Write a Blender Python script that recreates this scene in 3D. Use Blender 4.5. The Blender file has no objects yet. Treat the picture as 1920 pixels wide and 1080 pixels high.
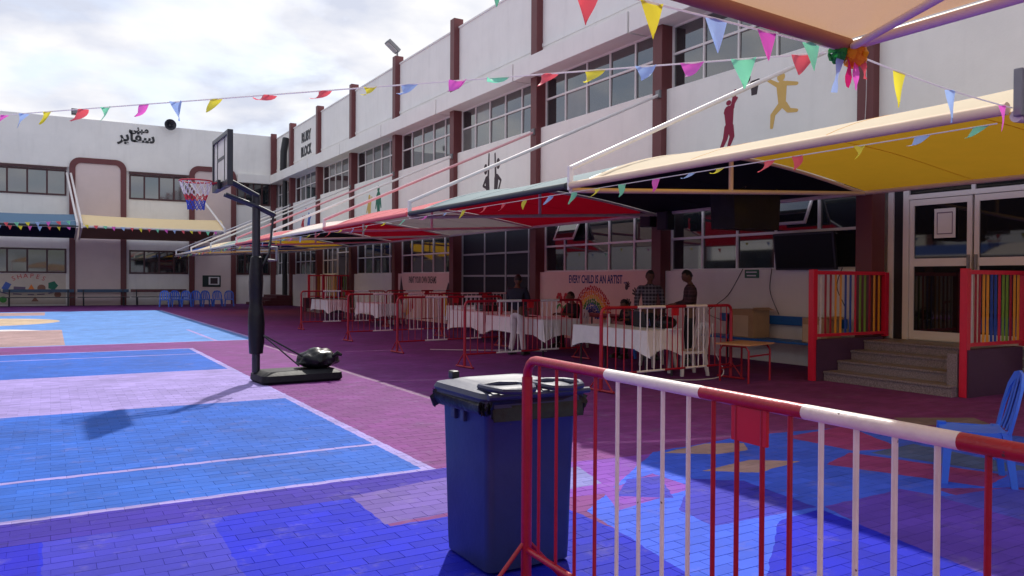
import bpy, bmesh, math, random
from mathutils import Vector, Matrix
R = math.radians
random.seed(7)
S = bpy.context.scene
COL = S.collection

# ------------------------------------------------------------------ camera
cam_d = bpy.data.cameras.new('camera'); cam = bpy.data.objects.new('camera', cam_d); COL.objects.link(cam)
cam_d.sensor_width = 36; cam_d.lens = 27.58; cam_d.clip_start = .05; cam_d.clip_end = 2000
_y, _p, _r = R(30.483), R(.615), R(.325)
_F = Vector((math.sin(_y)*math.cos(_p), math.cos(_y)*math.cos(_p), -math.sin(_p)))
_R = Vector((math.cos(_y), -math.sin(_y), 0)); _U = _R.cross(_F)
_R2 = _R*math.cos(_r)+_U*math.sin(_r); _U2 = -_R*math.sin(_r)+_U*math.cos(_r)
_m = Matrix((_R2, _U2, -_F)).transposed().to_4x4(); _m.translation = (0, 0, 1.6)
cam.matrix_world = _m
S.camera = cam

# ------------------------------------------------------------------ world and sun
SUN = Vector((1.66, 2.67, 3.28)).normalized()
SUN_EL = math.asin(SUN.z); SUN_AZ = math.atan2(SUN.x, SUN.y)
W = bpy.data.worlds.new('World'); S.world = W; W.use_nodes = True
nt = W.node_tree; nt.nodes.clear()
def wn(t, **k):
    n = nt.nodes.new(t)
    for a, b in k.items(): setattr(n, a, b)
    return n
out = wn('ShaderNodeOutputWorld'); bg = wn('ShaderNodeBackground'); bg.inputs[1].default_value = .085
sky = wn('ShaderNodeTexSky', sky_type='NISHITA', sun_disc=False, sun_elevation=SUN_EL, sun_rotation=SUN_AZ)
sky.dust_density = 2.0; sky.air_density = 1.0
tc = wn('ShaderNodeTexCoord'); sp = wn('ShaderNodeSeparateXYZ'); nt.links.new(tc.outputs['Generated'], sp.inputs[0])
zz = wn('ShaderNodeMath', operation='MAXIMUM'); nt.links.new(sp.outputs[2], zz.inputs[0]); zz.inputs[1].default_value = 0
za = wn('ShaderNodeMath', operation='ADD'); nt.links.new(zz.outputs[0], za.inputs[0]); za.inputs[1].default_value = .22
dx = wn('ShaderNodeMath', operation='DIVIDE'); nt.links.new(sp.outputs[0], dx.inputs[0]); nt.links.new(za.outputs[0], dx.inputs[1])
dy = wn('ShaderNodeMath', operation='DIVIDE'); nt.links.new(sp.outputs[1], dy.inputs[0]); nt.links.new(za.outputs[0], dy.inputs[1])
cb = wn('ShaderNodeCombineXYZ'); nt.links.new(dx.outputs[0], cb.inputs[0]); nt.links.new(dy.outputs[0], cb.inputs[1])
n1 = wn('ShaderNodeTexNoise'); n1.inputs['Scale'].default_value = 1.9; n1.inputs['Detail'].default_value = 9; n1.inputs['Roughness'].default_value = .56
n1.inputs['Distortion'].default_value = .35
nt.links.new(cb.outputs[0], n1.inputs['Vector'])
rp = wn('ShaderNodeValToRGB'); nt.links.new(n1.outputs[0], rp.inputs[0])
rp.color_ramp.elements[0].position = .37; rp.color_ramp.elements[0].color = (.25, .25, .25, 1)
rp.color_ramp.elements[1].position = .53; rp.color_ramp.elements[1].color = (1, 1, 1, 1)
n2 = wn('ShaderNodeTexNoise'); n2.inputs['Scale'].default_value = 3.0; n2.inputs['Detail'].default_value = 6
nt.links.new(cb.outputs[0], n2.inputs['Vector'])
cr = wn('ShaderNodeValToRGB'); nt.links.new(n2.outputs[0], cr.inputs[0])
cr.color_ramp.elements[0].position = .40; cr.color_ramp.elements[0].color = (4.5, 4.75, 5.6, 1)
cr.color_ramp.elements[1].position = .60; cr.color_ramp.elements[1].color = (6.6, 6.55, 6.65, 1)
mx = wn('ShaderNodeMix', data_type='RGBA'); nt.links.new(rp.outputs[0], mx.inputs[0])
nt.links.new(sky.outputs[0], mx.inputs[6]); nt.links.new(cr.outputs[0], mx.inputs[7])
nt.links.new(mx.outputs[2], bg.inputs[0]); nt.links.new(bg.outputs[0], out.inputs[0])
sd = bpy.data.lights.new('sun', 'SUN'); sd.energy = 2.6; sd.angle = R(1.2); sd.color = (1, .95, .87)
so = bpy.data.objects.new('sun', sd); COL.objects.link(so); so.location = (20, 30, 40)
so.rotation_euler = (-SUN).to_track_quat('-Z', 'Y').to_euler()
S.view_settings.view_transform = 'Standard'; S.view_settings.look = 'None'
S.view_settings.exposure = .88; S.view_settings.gamma = 1; S.view_settings.use_curve_mapping = False
S.render.engine = 'CYCLES'; S.cycles.max_bounces = 8; S.cycles.use_denoising = True

# ------------------------------------------------------------------ materials
def srgb(r, g, b):
    f = lambda c: (c/255/12.92 if c/255 <= .04045 else ((c/255+.055)/1.055)**2.4)
    return (f(r), f(g), f(b))
MATS = {}
def mat(name, col, rough=.6, metal=0, var=.08, scale=3.0, bump=0, bscale=40, trans=0, ior=None, coat=0, spec=None, tcol=None, sheen=0, chips=0, streak=0, top=None):
    if name in MATS: return MATS[name]
    m = bpy.data.materials.new(name); m.use_nodes = True
    t = m.node_tree; b = t.nodes['Principled BSDF']
    b.inputs['Roughness'].default_value = rough; b.inputs['Metallic'].default_value = metal
    if ior: b.inputs['IOR'].default_value = ior
    if coat: b.inputs['Coat Weight'].default_value = coat; b.inputs['Coat Roughness'].default_value = .15
    if sheen: b.inputs['Sheen Weight'].default_value = sheen; b.inputs['Sheen Roughness'].default_value = .4
    if spec is not None: b.inputs['Specular IOR Level'].default_value = spec
    co = t.nodes.new('ShaderNodeTexCoord')
    if var:
        n = t.nodes.new('ShaderNodeTexNoise'); n.inputs['Scale'].default_value = scale; n.inputs['Detail'].default_value = 6
        n.inputs['Roughness'].default_value = .65
        t.links.new(co.outputs['Object'], n.inputs['Vector'])
        mr = t.nodes.new('ShaderNodeMapRange'); t.links.new(n.outputs[0], mr.inputs[0])
        mr.inputs[1].default_value = .3; mr.inputs[2].default_value = .7
        mr.inputs[3].default_value = 1-var; mr.inputs[4].default_value = 1+var
        mm = t.nodes.new('ShaderNodeMix'); mm.data_type = 'RGBA'; mm.blend_type = 'MULTIPLY'
        mm.inputs[0].default_value = 1; mm.inputs[6].default_value = (*col, 1); t.links.new(mr.outputs[0], mm.inputs[7])
        t.links.new(mm.outputs[2], b.inputs['Base Color'])
        csock = mm.outputs[2]
        if streak:
            mp = t.nodes.new('ShaderNodeMapping'); t.links.new(co.outputs['Object'], mp.inputs[0]); mp.inputs['Scale'].default_value = (2.2, 2.2, .3)
            n3 = t.nodes.new('ShaderNodeTexNoise'); n3.inputs['Scale'].default_value = 1.6; n3.inputs['Detail'].default_value = 7; t.links.new(mp.outputs[0], n3.inputs['Vector'])
            m3 = t.nodes.new('ShaderNodeMapRange'); t.links.new(n3.outputs[0], m3.inputs[0]); m3.inputs[1].default_value = .52; m3.inputs[2].default_value = .75; m3.inputs[3].default_value = 1; m3.inputs[4].default_value = 1-streak
            x3 = t.nodes.new('ShaderNodeMix'); x3.data_type = 'RGBA'; x3.blend_type = 'MULTIPLY'; x3.inputs[0].default_value = 1
            t.links.new(csock, x3.inputs[6]); t.links.new(m3.outputs[0], x3.inputs[7]); csock = x3.outputs[2]; t.links.new(csock, b.inputs['Base Color'])
        if chips:
            n4 = t.nodes.new('ShaderNodeTexNoise'); n4.inputs['Scale'].default_value = 26; n4.inputs['Detail'].default_value = 5; t.links.new(co.outputs['Object'], n4.inputs['Vector'])
            m4 = t.nodes.new('ShaderNodeMapRange'); t.links.new(n4.outputs[0], m4.inputs[0]); m4.inputs[1].default_value = chips; m4.inputs[2].default_value = chips+.015
            x4 = t.nodes.new('ShaderNodeMix'); x4.data_type = 'RGBA'; t.links.new(m4.outputs[0], x4.inputs[0]); t.links.new(csock, x4.inputs[6]); x4.inputs[7].default_value = (.09, .05, .045, 1)
            csock = x4.outputs[2]; t.links.new(csock, b.inputs['Base Color'])
    else:
        b.inputs['Base Color'].default_value = (*col, 1); csock = None
    if top:      # upper face recoloured: sun glare on the cloth painted into its colour
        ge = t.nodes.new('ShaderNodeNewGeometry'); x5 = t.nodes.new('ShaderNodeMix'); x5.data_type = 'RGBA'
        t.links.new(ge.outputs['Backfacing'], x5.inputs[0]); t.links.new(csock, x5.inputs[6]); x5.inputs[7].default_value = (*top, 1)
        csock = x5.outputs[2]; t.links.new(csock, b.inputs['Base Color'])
    if bump:
        nb = t.nodes.new('ShaderNodeTexNoise'); nb.inputs['Scale'].default_value = bscale; nb.inputs['Detail'].default_value = 4
        t.links.new(co.outputs['Object'], nb.inputs['Vector'])
        bu = t.nodes.new('ShaderNodeBump'); bu.inputs['Strength'].default_value = bump; bu.inputs['Distance'].default_value = .02
        t.links.new(nb.outputs[0], bu.inputs['Height']); t.links.new(bu.outputs[0], b.inputs['Normal'])
    if trans:
        tr = t.nodes.new('ShaderNodeBsdfTranslucent'); ms = t.nodes.new('ShaderNodeMixShader'); ms.inputs[0].default_value = trans
        tr.inputs[0].default_value = (*col, 1)
        if tcol: tr.inputs[0].default_value = (*tcol, 1)
        elif csock: t.links.new(csock, tr.inputs[0])
        t.links.new(b.outputs[0], ms.inputs[1]); t.links.new(tr.outputs[0], ms.inputs[2])
        t.links.new(ms.outputs[0], t.nodes['Material Output'].inputs[0])
    MATS[name] = m
    return m

WALL = mat('white_wall_paint', (.84, .82, .785), .85, var=.05, scale=.7, bump=.10, bscale=25, streak=.05)
WALLB = mat('grey_white_wall_paint', (.82, .805, .77), .85, var=.06, scale=.6, bump=.10, bscale=25, streak=.06)
PINKW = mat('pinkish_wall_paint', (.68, .56, .54), .85, var=.05, scale=.8, bump=.08, bscale=25)
CREAM = mat('peach_mural_ground', (.80, .63, .56), .8, var=.05, scale=1.2)
BROWN = mat('maroon_brown_paint', srgb(104, 52, 54), .5, var=.08, scale=2, bump=.05)
ALU = mat('white_aluminium', (.74, .70, .69), .35, var=.03)
ALUG = mat('grey_aluminium', (.30, .29, .31), .4, var=.04)
GLASS = mat('dark_window_glass', (.018, .022, .026), .03, var=.2, scale=1.5, ior=1.9)
GLASSD = mat('door_glass', (.012, .012, .014), .03, var=.2, scale=1.5, ior=1.55)
DARK = mat('dark_interior', (.012, .012, .02), .6, var=.2)
FRAMEB = mat('brown_window_frame', srgb(70, 36, 40), .45, var=.05)
RED = mat('red_enamel', srgb(160, 14, 40), .36, var=.14, scale=9, bump=.12, bscale=50, chips=.70)
WHT = mat('white_enamel', (.76, .73, .74), .4, var=.10, scale=9, bump=.12, bscale=50, chips=.69)
PINKR = mat('crimson_rail_paint', srgb(212, 26, 62), .35, var=.07, scale=6)
ORG = mat('orange_bar_paint', srgb(232, 160, 40), .4, var=.05)
BLUB = mat('blue_bar_paint', srgb(28, 72, 170), .4, var=.05)
GRNB = mat('green_bar_paint', srgb(120, 160, 50), .4, var=.05)
TUBE = mat('cream_steel_tube', (.72, .66, .60), .4, var=.06, scale=4)
TUBEW = mat('white_steel_tube', (.80, .76, .75), .4, var=.06, scale=4)
GRAN = mat('speckled_granite', (.21, .18, .21), .45, var=.55, scale=55)
PURW = mat('dark_purple_plinth_paint', srgb(72, 42, 72), .6, var=.15, scale=2)
WOOD = mat('light_wood', srgb(196, 150, 112), .5, var=.12, scale=6)
BLACK = mat('black_plastic', (.010, .010, .014), .45, var=.2, scale=5, bump=.1, bscale=20)
BLKM = mat('black_steel', (.016, .017, .026), .35, var=.15, scale=8)
BAG = mat('black_bag_film', (.008, .008, .011), .36, var=.2, bump=.45, bscale=14, spec=.3)
SCREEN = mat('black_screen', (.004, .004, .005), .4, var=0, spec=.15)
CHB = mat('blue_chair_plastic', srgb(58, 112, 224), .35, var=.05, scale=6)
CHW = mat('white_chair_plastic', (.72, .70, .72), .35, var=.05, scale=6)
CLOTH = mat('white_tablecloth_cotton', (.82, .80, .82), .85, var=.06, scale=5, bump=.15, bscale=12)
CARD = mat('brown_cardboard', srgb(176, 142, 110), .8, var=.1, scale=4)
CARDF = mat('pale_cardboard', srgb(205, 178, 150), .8, var=.08, scale=4)
TAPE = mat('grey_tape', srgb(150, 135, 130), .5, var=.06)
BENCHB = mat('blue_bench_paint', srgb(24, 100, 180), .4, var=.1, scale=5)
BENCHG = mat('slate_bench_paint', srgb(50, 78, 108), .5, var=.1, scale=5)
BENCHM = mat('maroon_bench_paint', srgb(96, 46, 54), .5, var=.1, scale=5)
BINM = mat('navy_bin_plastic', srgb(38, 48, 96), .42, var=.22, scale=3, bump=.08, bscale=30, chips=.76)
BINL = mat('dark_bin_lid_plastic', srgb(44, 50, 78), .5, var=.12, scale=5, bump=.08, bscale=30)
GREY = mat('grey_metal', (.22, .22, .23), .45, metal=.4, var=.1)
NETR = mat('red_net_cord', srgb(205, 40, 60), .7); NETW = mat('white_net_cord', (.78, .76, .76), .7); NETB = mat('blue_net_cord', srgb(50, 80, 190), .7)
RIM = mat('red_rim_steel', srgb(190, 30, 50), .35)
ACRY = mat('white_board_panel', (.80, .80, .78), .25, var=.05, trans=.5)
CORD = mat('white_cord', (.85, .82, .82), .6, var=.02, trans=.5)
SKIN = mat('brown_skin', srgb(104, 68, 50), .55, var=.08, scale=14)
HAIR = mat('black_hair', (.012, .010, .010), .55, var=.3, scale=40, bump=.3, bscale=120)
SHIRTN = mat('navy_shirt_cotton', srgb(26, 28, 44), .85, var=.12, scale=8, bump=.2, bscale=10)
SHIRTK = mat('black_shirt_cotton', srgb(24, 24, 28), .85, var=.12, scale=8, bump=.2, bscale=10)
TRL = mat('pale_trouser_cotton', srgb(205, 195, 200), .85, var=.08, scale=8, bump=.2, bscale=10)
TRD = mat('dark_trouser_cotton', srgb(34, 34, 42), .85, var=.1, scale=8, bump=.2, bscale=10)
SHOE = mat('black_shoe_leather', (.015, .014, .014), .4)
INK = mat('black_lettering', (.02, .02, .022), .5, var=0)
GOLD = mat('gold_mural_paint', srgb(214, 176, 100), .7, var=.05)
CRIM = mat('crimson_mural_paint', srgb(140, 22, 58), .7, var=.05)
INKP = mat('charcoal_mural_paint', srgb(62, 50, 56), .7, var=.06)
TEAL = mat('green_mural_paint', srgb(34, 110, 88), .7, var=.06)
BLUP = mat('blue_mural_paint', srgb(70, 100, 180), .7, var=.06)
REDP = mat('red_mural_paint', srgb(190, 44, 52), .7, var=.06)
YELP = mat('yellow_mural_paint', srgb(232, 190, 60), .7, var=.06)
GRNP = mat('leaf_green_mural_paint', srgb(70, 150, 70), .7, var=.06)
ORGP = mat('orange_mural_paint', srgb(232, 128, 50), .7, var=.06)
NAVP = mat('navy_mural_paint', srgb(36, 52, 120), .7, var=.06)
MAUV = mat('mauve_mural_paint', srgb(110, 92, 120), .7, var=.06)
BRWP = mat('brown_mural_paint', srgb(140, 96, 80), .7, var=.06)
EXITG = mat('green_sign_plastic', srgb(16, 96, 68), .4, var=.03)
PAPER = mat('white_paper', (.72, .72, .74), .7, var=.03)

def plaid(name, a, b, c):
    m = bpy.data.materials.new(name); m.use_nodes = True; t = m.node_tree; bs = t.nodes['Principled BSDF']
    bs.inputs['Roughness'].default_value = .85
    co = t.nodes.new('ShaderNodeTexCoord'); last = None
    base = (*a, 1); prev = None
    for axis, colr, sc in (('X', b, 13), ('Z', b, 13), ('Z', c, 6.5)):
        w = t.nodes.new('ShaderNodeTexWave'); w.bands_direction = axis; w.inputs['Scale'].default_value = sc/6.28*2.2
        t.links.new(co.outputs['Object'], w.inputs['Vector'])
        g = t.nodes.new('ShaderNodeMath'); g.operation = 'GREATER_THAN'; g.inputs[1].default_value = .62
        t.links.new(w.outputs['Fac'], g.inputs[0])
        h = t.nodes.new('ShaderNodeMath'); h.operation = 'MULTIPLY'; h.inputs[1].default_value = .5; t.links.new(g.outputs[0], h.inputs[0])
        mx = t.nodes.new('ShaderNodeMix'); mx.data_type = 'RGBA'; t.links.new(h.outputs[0], mx.inputs[0])
        if prev is None: mx.inputs[6].default_value = base
        else: t.links.new(prev, mx.inputs[6])
        mx.inputs[7].default_value = (*colr, 1); prev = mx.outputs[2]
    t.links.new(prev, bs.inputs['Base Color'])
    return m
PLAID = plaid('grey_plaid_cotton', srgb(58, 52, 62), srgb(150, 140, 150), srgb(24, 22, 30))
PLAIDR = plaid('maroon_plaid_cotton', srgb(62, 34, 42), srgb(98, 66, 74), srgb(28, 20, 28))

def fabric(name, under, top, tcol, trans): return mat(name, under, .8, var=.08, scale=1.5, bump=.2, bscale=6, trans=trans, tcol=tcol, top=top, spec=.2)  # top colour paints in the sunlit glare, under colour the shaded underside
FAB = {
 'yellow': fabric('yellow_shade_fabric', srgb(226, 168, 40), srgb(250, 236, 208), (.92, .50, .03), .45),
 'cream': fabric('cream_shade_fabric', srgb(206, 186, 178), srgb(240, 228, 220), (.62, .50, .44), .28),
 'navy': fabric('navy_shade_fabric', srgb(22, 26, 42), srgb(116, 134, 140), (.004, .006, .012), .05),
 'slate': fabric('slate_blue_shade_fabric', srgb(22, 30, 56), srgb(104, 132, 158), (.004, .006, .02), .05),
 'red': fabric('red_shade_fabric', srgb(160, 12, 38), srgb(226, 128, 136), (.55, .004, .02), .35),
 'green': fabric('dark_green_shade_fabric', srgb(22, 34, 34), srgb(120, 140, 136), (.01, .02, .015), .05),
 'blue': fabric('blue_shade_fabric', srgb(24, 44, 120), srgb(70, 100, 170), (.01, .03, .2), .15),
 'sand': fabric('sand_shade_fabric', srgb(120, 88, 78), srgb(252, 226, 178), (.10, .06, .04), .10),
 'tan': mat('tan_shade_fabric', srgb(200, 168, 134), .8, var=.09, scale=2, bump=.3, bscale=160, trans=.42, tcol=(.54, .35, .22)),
}
FLAG = {
 'pink': mat('pink_flag_film', srgb(250, 110, 215), .5, var=.05, trans=.45),
 'blue': mat('blue_flag_film', srgb(172, 202, 248), .5, var=.05, trans=.45),
 'yellow': mat('yellow_flag_film', srgb(252, 240, 70), .5, var=.05, trans=.45),
 'red': mat('red_flag_film', srgb(248, 100, 110), .5, var=.05, trans=.45),
 'green': mat('green_flag_film', srgb(140, 236, 190), .5, var=.05, trans=.45),
}

# ------------------------------------------------------------------ ground material: painted zones over block pavers
PX, PY = .22, .11
def ground_material():
    m = bpy.data.materials.new('painted_block_paving'); m.use_nodes = True; t = m.node_tree; b = t.nodes['Principled BSDF']
    N = t.nodes.new; L = t.links.new
    geo = N('ShaderNodeNewGeometry')
    wob = N('ShaderNodeTexNoise'); wob.inputs['Scale'].default_value = 7; wob.inputs['Detail'].default_value = 6
    L(geo.outputs['Position'], wob.inputs['Vector'])
    ws = N('ShaderNodeVectorMath'); ws.operation = 'MULTIPLY_ADD'; L(wob.outputs['Color'], ws.inputs[0]); ws.inputs[1].default_value = (.05, .05, 0); ws.inputs[2].default_value = (-.025, -.025, 0)
    wp = N('ShaderNodeVectorMath'); wp.operation = 'ADD'; L(geo.outputs['Position'], wp.inputs[0]); L(ws.outputs[0], wp.inputs[1])
    P = wp.outputs[0]
    xyz = N('ShaderNodeSeparateXYZ'); L(geo.outputs['Position'], xyz.inputs[0])
    def M(op, a, bb=None, c=None):
        n = N('ShaderNodeMath'); n.operation = op
        for i, v in enumerate((a, bb, c)):
            if v is None: continue
            if isinstance(v, (int, float)): n.inputs[i].default_value = v
            else: L(v, n.inputs[i])
        return n.outputs[0]
    def poly(pts):
        A = sum(pts[i][0]*pts[(i+1) % len(pts)][1]-pts[(i+1) % len(pts)][0]*pts[i][1] for i in range(len(pts)))
        if A < 0: pts = pts[::-1]
        mk = None
        for i in range(len(pts)):
            (x0, y0), (x1, y1) = pts[i], pts[(i+1) % len(pts)]
            nx, ny = -(y1-y0), (x1-x0); l = math.hypot(nx, ny); nx /= l; ny /= l
            d = N('ShaderNodeVectorMath'); d.operation = 'DOT_PRODUCT'; L(P, d.inputs[0]); d.inputs[1].default_value = (nx, ny, 0)
            v = M('SUBTRACT', d.outputs['Value'], nx*x0+ny*y0)
            mk = v if mk is None else M('MINIMUM', mk, v)
        return M('GREATER_THAN', mk, 0)
    def rect(x0, x1, y0, y1): return poly([(x0, y0), (x1, y0), (x1, y1), (x0, y1)])
    def disc(cx, cy, r):
        d = N('ShaderNodeVectorMath'); d.operation = 'DISTANCE'; L(P, d.inputs[0]); d.inputs[1].default_value = (cx, cy, 0)
        return M('LESS_THAN', d.outputs['Value'], r)
    base = srgb(116, 58, 122)
    state = [None]
    def paint(mask, c):
        n = N('ShaderNodeMix'); n.data_type = 'RGBA'; L(mask, n.inputs[0])
        if state[0] is None: n.inputs[6].default_value = (*base, 1)
        else: L(state[0], n.inputs[6])
        n.inputs[7].default_value = (*c, 1); state[0] = n.outputs[2]
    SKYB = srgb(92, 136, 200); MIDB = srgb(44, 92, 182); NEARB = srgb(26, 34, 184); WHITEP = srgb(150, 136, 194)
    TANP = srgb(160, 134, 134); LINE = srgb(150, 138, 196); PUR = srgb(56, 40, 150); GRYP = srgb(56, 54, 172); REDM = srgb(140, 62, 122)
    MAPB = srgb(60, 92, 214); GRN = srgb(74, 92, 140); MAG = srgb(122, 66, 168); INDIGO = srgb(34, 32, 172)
    # far court
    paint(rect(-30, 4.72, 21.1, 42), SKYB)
    paint(rect(-30, .3, 21.2, 27.4), TANP)
    paint(poly([(-30, 27.3), (-1.2, 27.4), (.3, 26.3), (.3, 26.9), (-1, 28.2), (-30, 28.2)]), srgb(210, 205, 205))
    paint(disc(-2.6, 33.0, 2.9), srgb(186, 164, 140))
    paint(rect(-30, -.2, 38, 41.3), TANP)
    paint(rect(4.62, 4.74, 21.1, 42), LINE); paint(rect(-30, 4.72, 20.98, 21.1), LINE)
    paint(rect(3.6, 3.7, 21.1, 26), LINE)
    # line on the maroon paving
    paint(rect(4.36, 4.44, 9.6, 20.9), srgb(140, 110, 140))
    # middle court
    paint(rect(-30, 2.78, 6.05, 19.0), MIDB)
    paint(rect(-30, 2.78, 10.55, 14.46), WHITEP)
    paint(rect(2.70, 2.80, 6.05, 19.05), LINE); paint(rect(-30, 2.8, 18.98, 19.08), LINE)
    paint(rect(-30, 2.74, 17.6, 17.68), LINE)
    paint(rect(-30, 2.74, 7.16, 7.23), LINE); paint(rect(-30, 2.80, 6.0, 6.07), LINE)
    # near bands
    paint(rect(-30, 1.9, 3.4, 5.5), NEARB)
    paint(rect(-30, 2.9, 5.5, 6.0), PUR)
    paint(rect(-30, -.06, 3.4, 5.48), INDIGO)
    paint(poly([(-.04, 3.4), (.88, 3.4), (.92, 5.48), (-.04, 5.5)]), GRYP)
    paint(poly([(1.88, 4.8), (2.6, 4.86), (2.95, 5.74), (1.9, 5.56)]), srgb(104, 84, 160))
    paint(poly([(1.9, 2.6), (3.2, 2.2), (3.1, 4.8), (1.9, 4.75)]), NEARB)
    # painted map on the right
    paint(poly([(2.6, 4.86), (4.2, 4.6), (4.92, 5.55), (3.0, 5.75)]), MAG)
    paint(poly([(3.1, 4.9), (3.75, 4.95), (3.9, 5.5), (3.2, 5.5)]), srgb(120, 120, 180))
    paint(poly([(2.8, 2.0), (5.6, 2.0), (6.3, 5.72), (4.85, 5.62), (3.2, 4.4)]), MAPB)
    paint(poly([(3.4, 4.3), (4.3, 4.5), (4.3, 5.0), (3.6, 4.75)]), MAG)
    paint(poly([(3.62, 4.60), (3.95, 4.35), (4.3, 4.9), (4.0, 4.95)]), GRYP)
    paint(poly([(4.3, 4.4), (6.6, 3.2), (9.0, 3.6), (8.2, 5.45), (6.2, 5.75), (4.9, 5.6)]), MAPB)
    paint(poly([(4.9, 5.55), (5.3, 5.25), (5.7, 5.25), (5.9, 5.5), (5.55, 5.66)]), TANP)
    paint(poly([(4.72, 4.86), (5.1, 4.58), (5.75, 4.7), (5.4, 4.95)]), TANP)
    paint(poly([(3.78, 4.1), (3.72, 3.72), (4.68, 3.68), (4.78, 4.45), (4.46, 4.72)]), GRYP)
    paint(poly([(6.5, 5.5), (6.55, 4.72), (7.05, 4.58), (7.6, 5.6)]), REDM)
    paint(poly([(5.85, 4.5), (6.3, 3.4), (6.85, 3.5), (6.45, 4.7)]), REDM)
    paint(poly([(6.6, 4.6), (6.9, 3.6), (7.3, 3.5), (7.35, 4.65)]), GRN)
    paint(poly([(4.74, 3.66), (4.2, 2.2), (5.2, 1.4), (5.9, 2.9), (5.66, 3.68)]), srgb(88, 62, 170))
    paint(poly([(4.2, 3.6), (4.66, 3.62), (4.4, 2.3), (3.2, 1.6), (2.9, 2.6)]), NEARB)
    paint(poly([(5.7, 3.4), (6.4, 3.3), (7.4, 1.6), (5.5, 1.4)]), srgb(74, 76, 180))
    paint(poly([(8.3, 5.3), (8.55, 5.66), (9.4, 5.2), (9.0, 4.7)]), srgb(120, 108, 116))
    # paver cells
    row = M('FLOOR', M('DIVIDE', xyz.outputs[1], PY)); odd = M('MULTIPLY', M('ABSOLUTE', M('MODULO', row, 2)), PX/2)
    u = M('DIVIDE', M('ADD', xyz.outputs[0], odd), PX); colm = M('FLOOR', u)
    cc = N('ShaderNodeCombineXYZ'); L(row, cc.inputs[0]); L(colm, cc.inputs[1])
    wn_ = N('ShaderNodeTexWhiteNoise'); wn_.noise_dimensions = '2D'; L(cc.outputs[0], wn_.inputs['Vector'])
    tone = N('ShaderNodeMapRange'); L(wn_.outputs[0], tone.inputs[0]); tone.inputs[3].default_value = .88; tone.inputs[4].default_value = 1.1
    fx = M('MULTIPLY', M('ABSOLUTE', M('SUBTRACT', M('FRACT', u), .5)), PX)
    fy = M('MULTIPLY', M('ABSOLUTE', M('SUBTRACT', M('FRACT', M('DIVIDE', xyz.outputs[1], PY)), .5)), PY)
    joint = M('MAXIMUM', M('GREATER_THAN', fx, PX/2-.003), M('GREATER_THAN', fy, PY/2-.003))
    jn = N('ShaderNodeTexNoise'); jn.inputs['Scale'].default_value = 1.7; jn.inputs['Detail'].default_value = 5; L(geo.outputs['Position'], jn.inputs['Vector'])
    jm = M('SUBTRACT', 1, M('MULTIPLY', joint, M('MULTIPLY', M('MAXIMUM', M('SUBTRACT', jn.outputs[0], .42), 0), .9)))
    # wear: broad tone, scuffs, dirt spots
    wn1 = N('ShaderNodeTexNoise'); wn1.inputs['Scale'].default_value = .9; wn1.inputs['Detail'].default_value = 8; wn1.inputs['Roughness'].default_value = .7
    L(geo.outputs['Position'], wn1.inputs['Vector'])
    w1 = N('ShaderNodeMapRange'); L(wn1.outputs[0], w1.inputs[0]); w1.inputs[1].default_value = .3; w1.inputs[2].default_value = .7; w1.inputs[3].default_value = .76; w1.inputs[4].default_value = 1.18
    sc = N('ShaderNodeMapping'); L(geo.outputs['Position'], sc.inputs[0]); sc.inputs['Scale'].default_value = (1.6, 9, 1)
    wn2 = N('ShaderNodeTexNoise'); wn2.inputs['Scale'].default_value = 1.4; wn2.inputs['Detail'].default_value = 7; L(sc.outputs[0], wn2.inputs['Vector'])
    w2 = N('ShaderNodeMapRange'); L(wn2.outputs[0], w2.inputs[0]); w2.inputs[1].default_value = .62; w2.inputs[2].default_value = .78; w2.inputs[3].default_value = 1; w2.inputs[4].default_value = .55
    # paint worn through to the pale block in patches
    wn3 = N('ShaderNodeTexNoise'); wn3.inputs['Scale'].default_value = 2.6; wn3.inputs['Detail'].default_value = 10; wn3.inputs['Roughness'].default_value = .75; L(geo.outputs['Position'], wn3.inputs['Vector'])
    w3 = N('ShaderNodeMapRange'); L(wn3.outputs[0], w3.inputs[0]); w3.inputs[1].default_value = .55; w3.inputs[2].default_value = .72; w3.inputs[4].default_value = .42
    paint(w3.outputs[0], srgb(128, 116, 150))
    tot = M('MULTIPLY', M('MULTIPLY', tone.outputs[0], jm), M('MULTIPLY', w1.outputs[0], w2.outputs[0]))
    fin = N('ShaderNodeMix'); fin.data_type = 'RGBA'; fin.blend_type = 'MULTIPLY'; fin.inputs[0].default_value = 1
    tot = M('MULTIPLY', tot, .96)
    L(state[0], fin.inputs[6]); L(tot, fin.inputs[7])
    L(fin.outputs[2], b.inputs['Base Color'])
    rr = N('ShaderNodeMapRange'); L(wn1.outputs[0], rr.inputs[0]); rr.inputs[3].default_value = .6; rr.inputs[4].default_value = .85; b.inputs['Specular IOR Level'].default_value = .10; L(rr.outputs[0], b.inputs['Roughness'])
    bu = N('ShaderNodeBump'); bu.inputs['Strength'].default_value = .5; bu.inputs['Distance'].default_value = .004
    hh = M('ADD', M('MULTIPLY', M('SUBTRACT', 1, joint), 1.0), M('MULTIPLY', wn_.outputs[0], .35)); L(hh, bu.inputs['Height'])
    L(bu.outputs[0], b.inputs['Normal'])
    return m
GROUND = ground_material()

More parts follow.
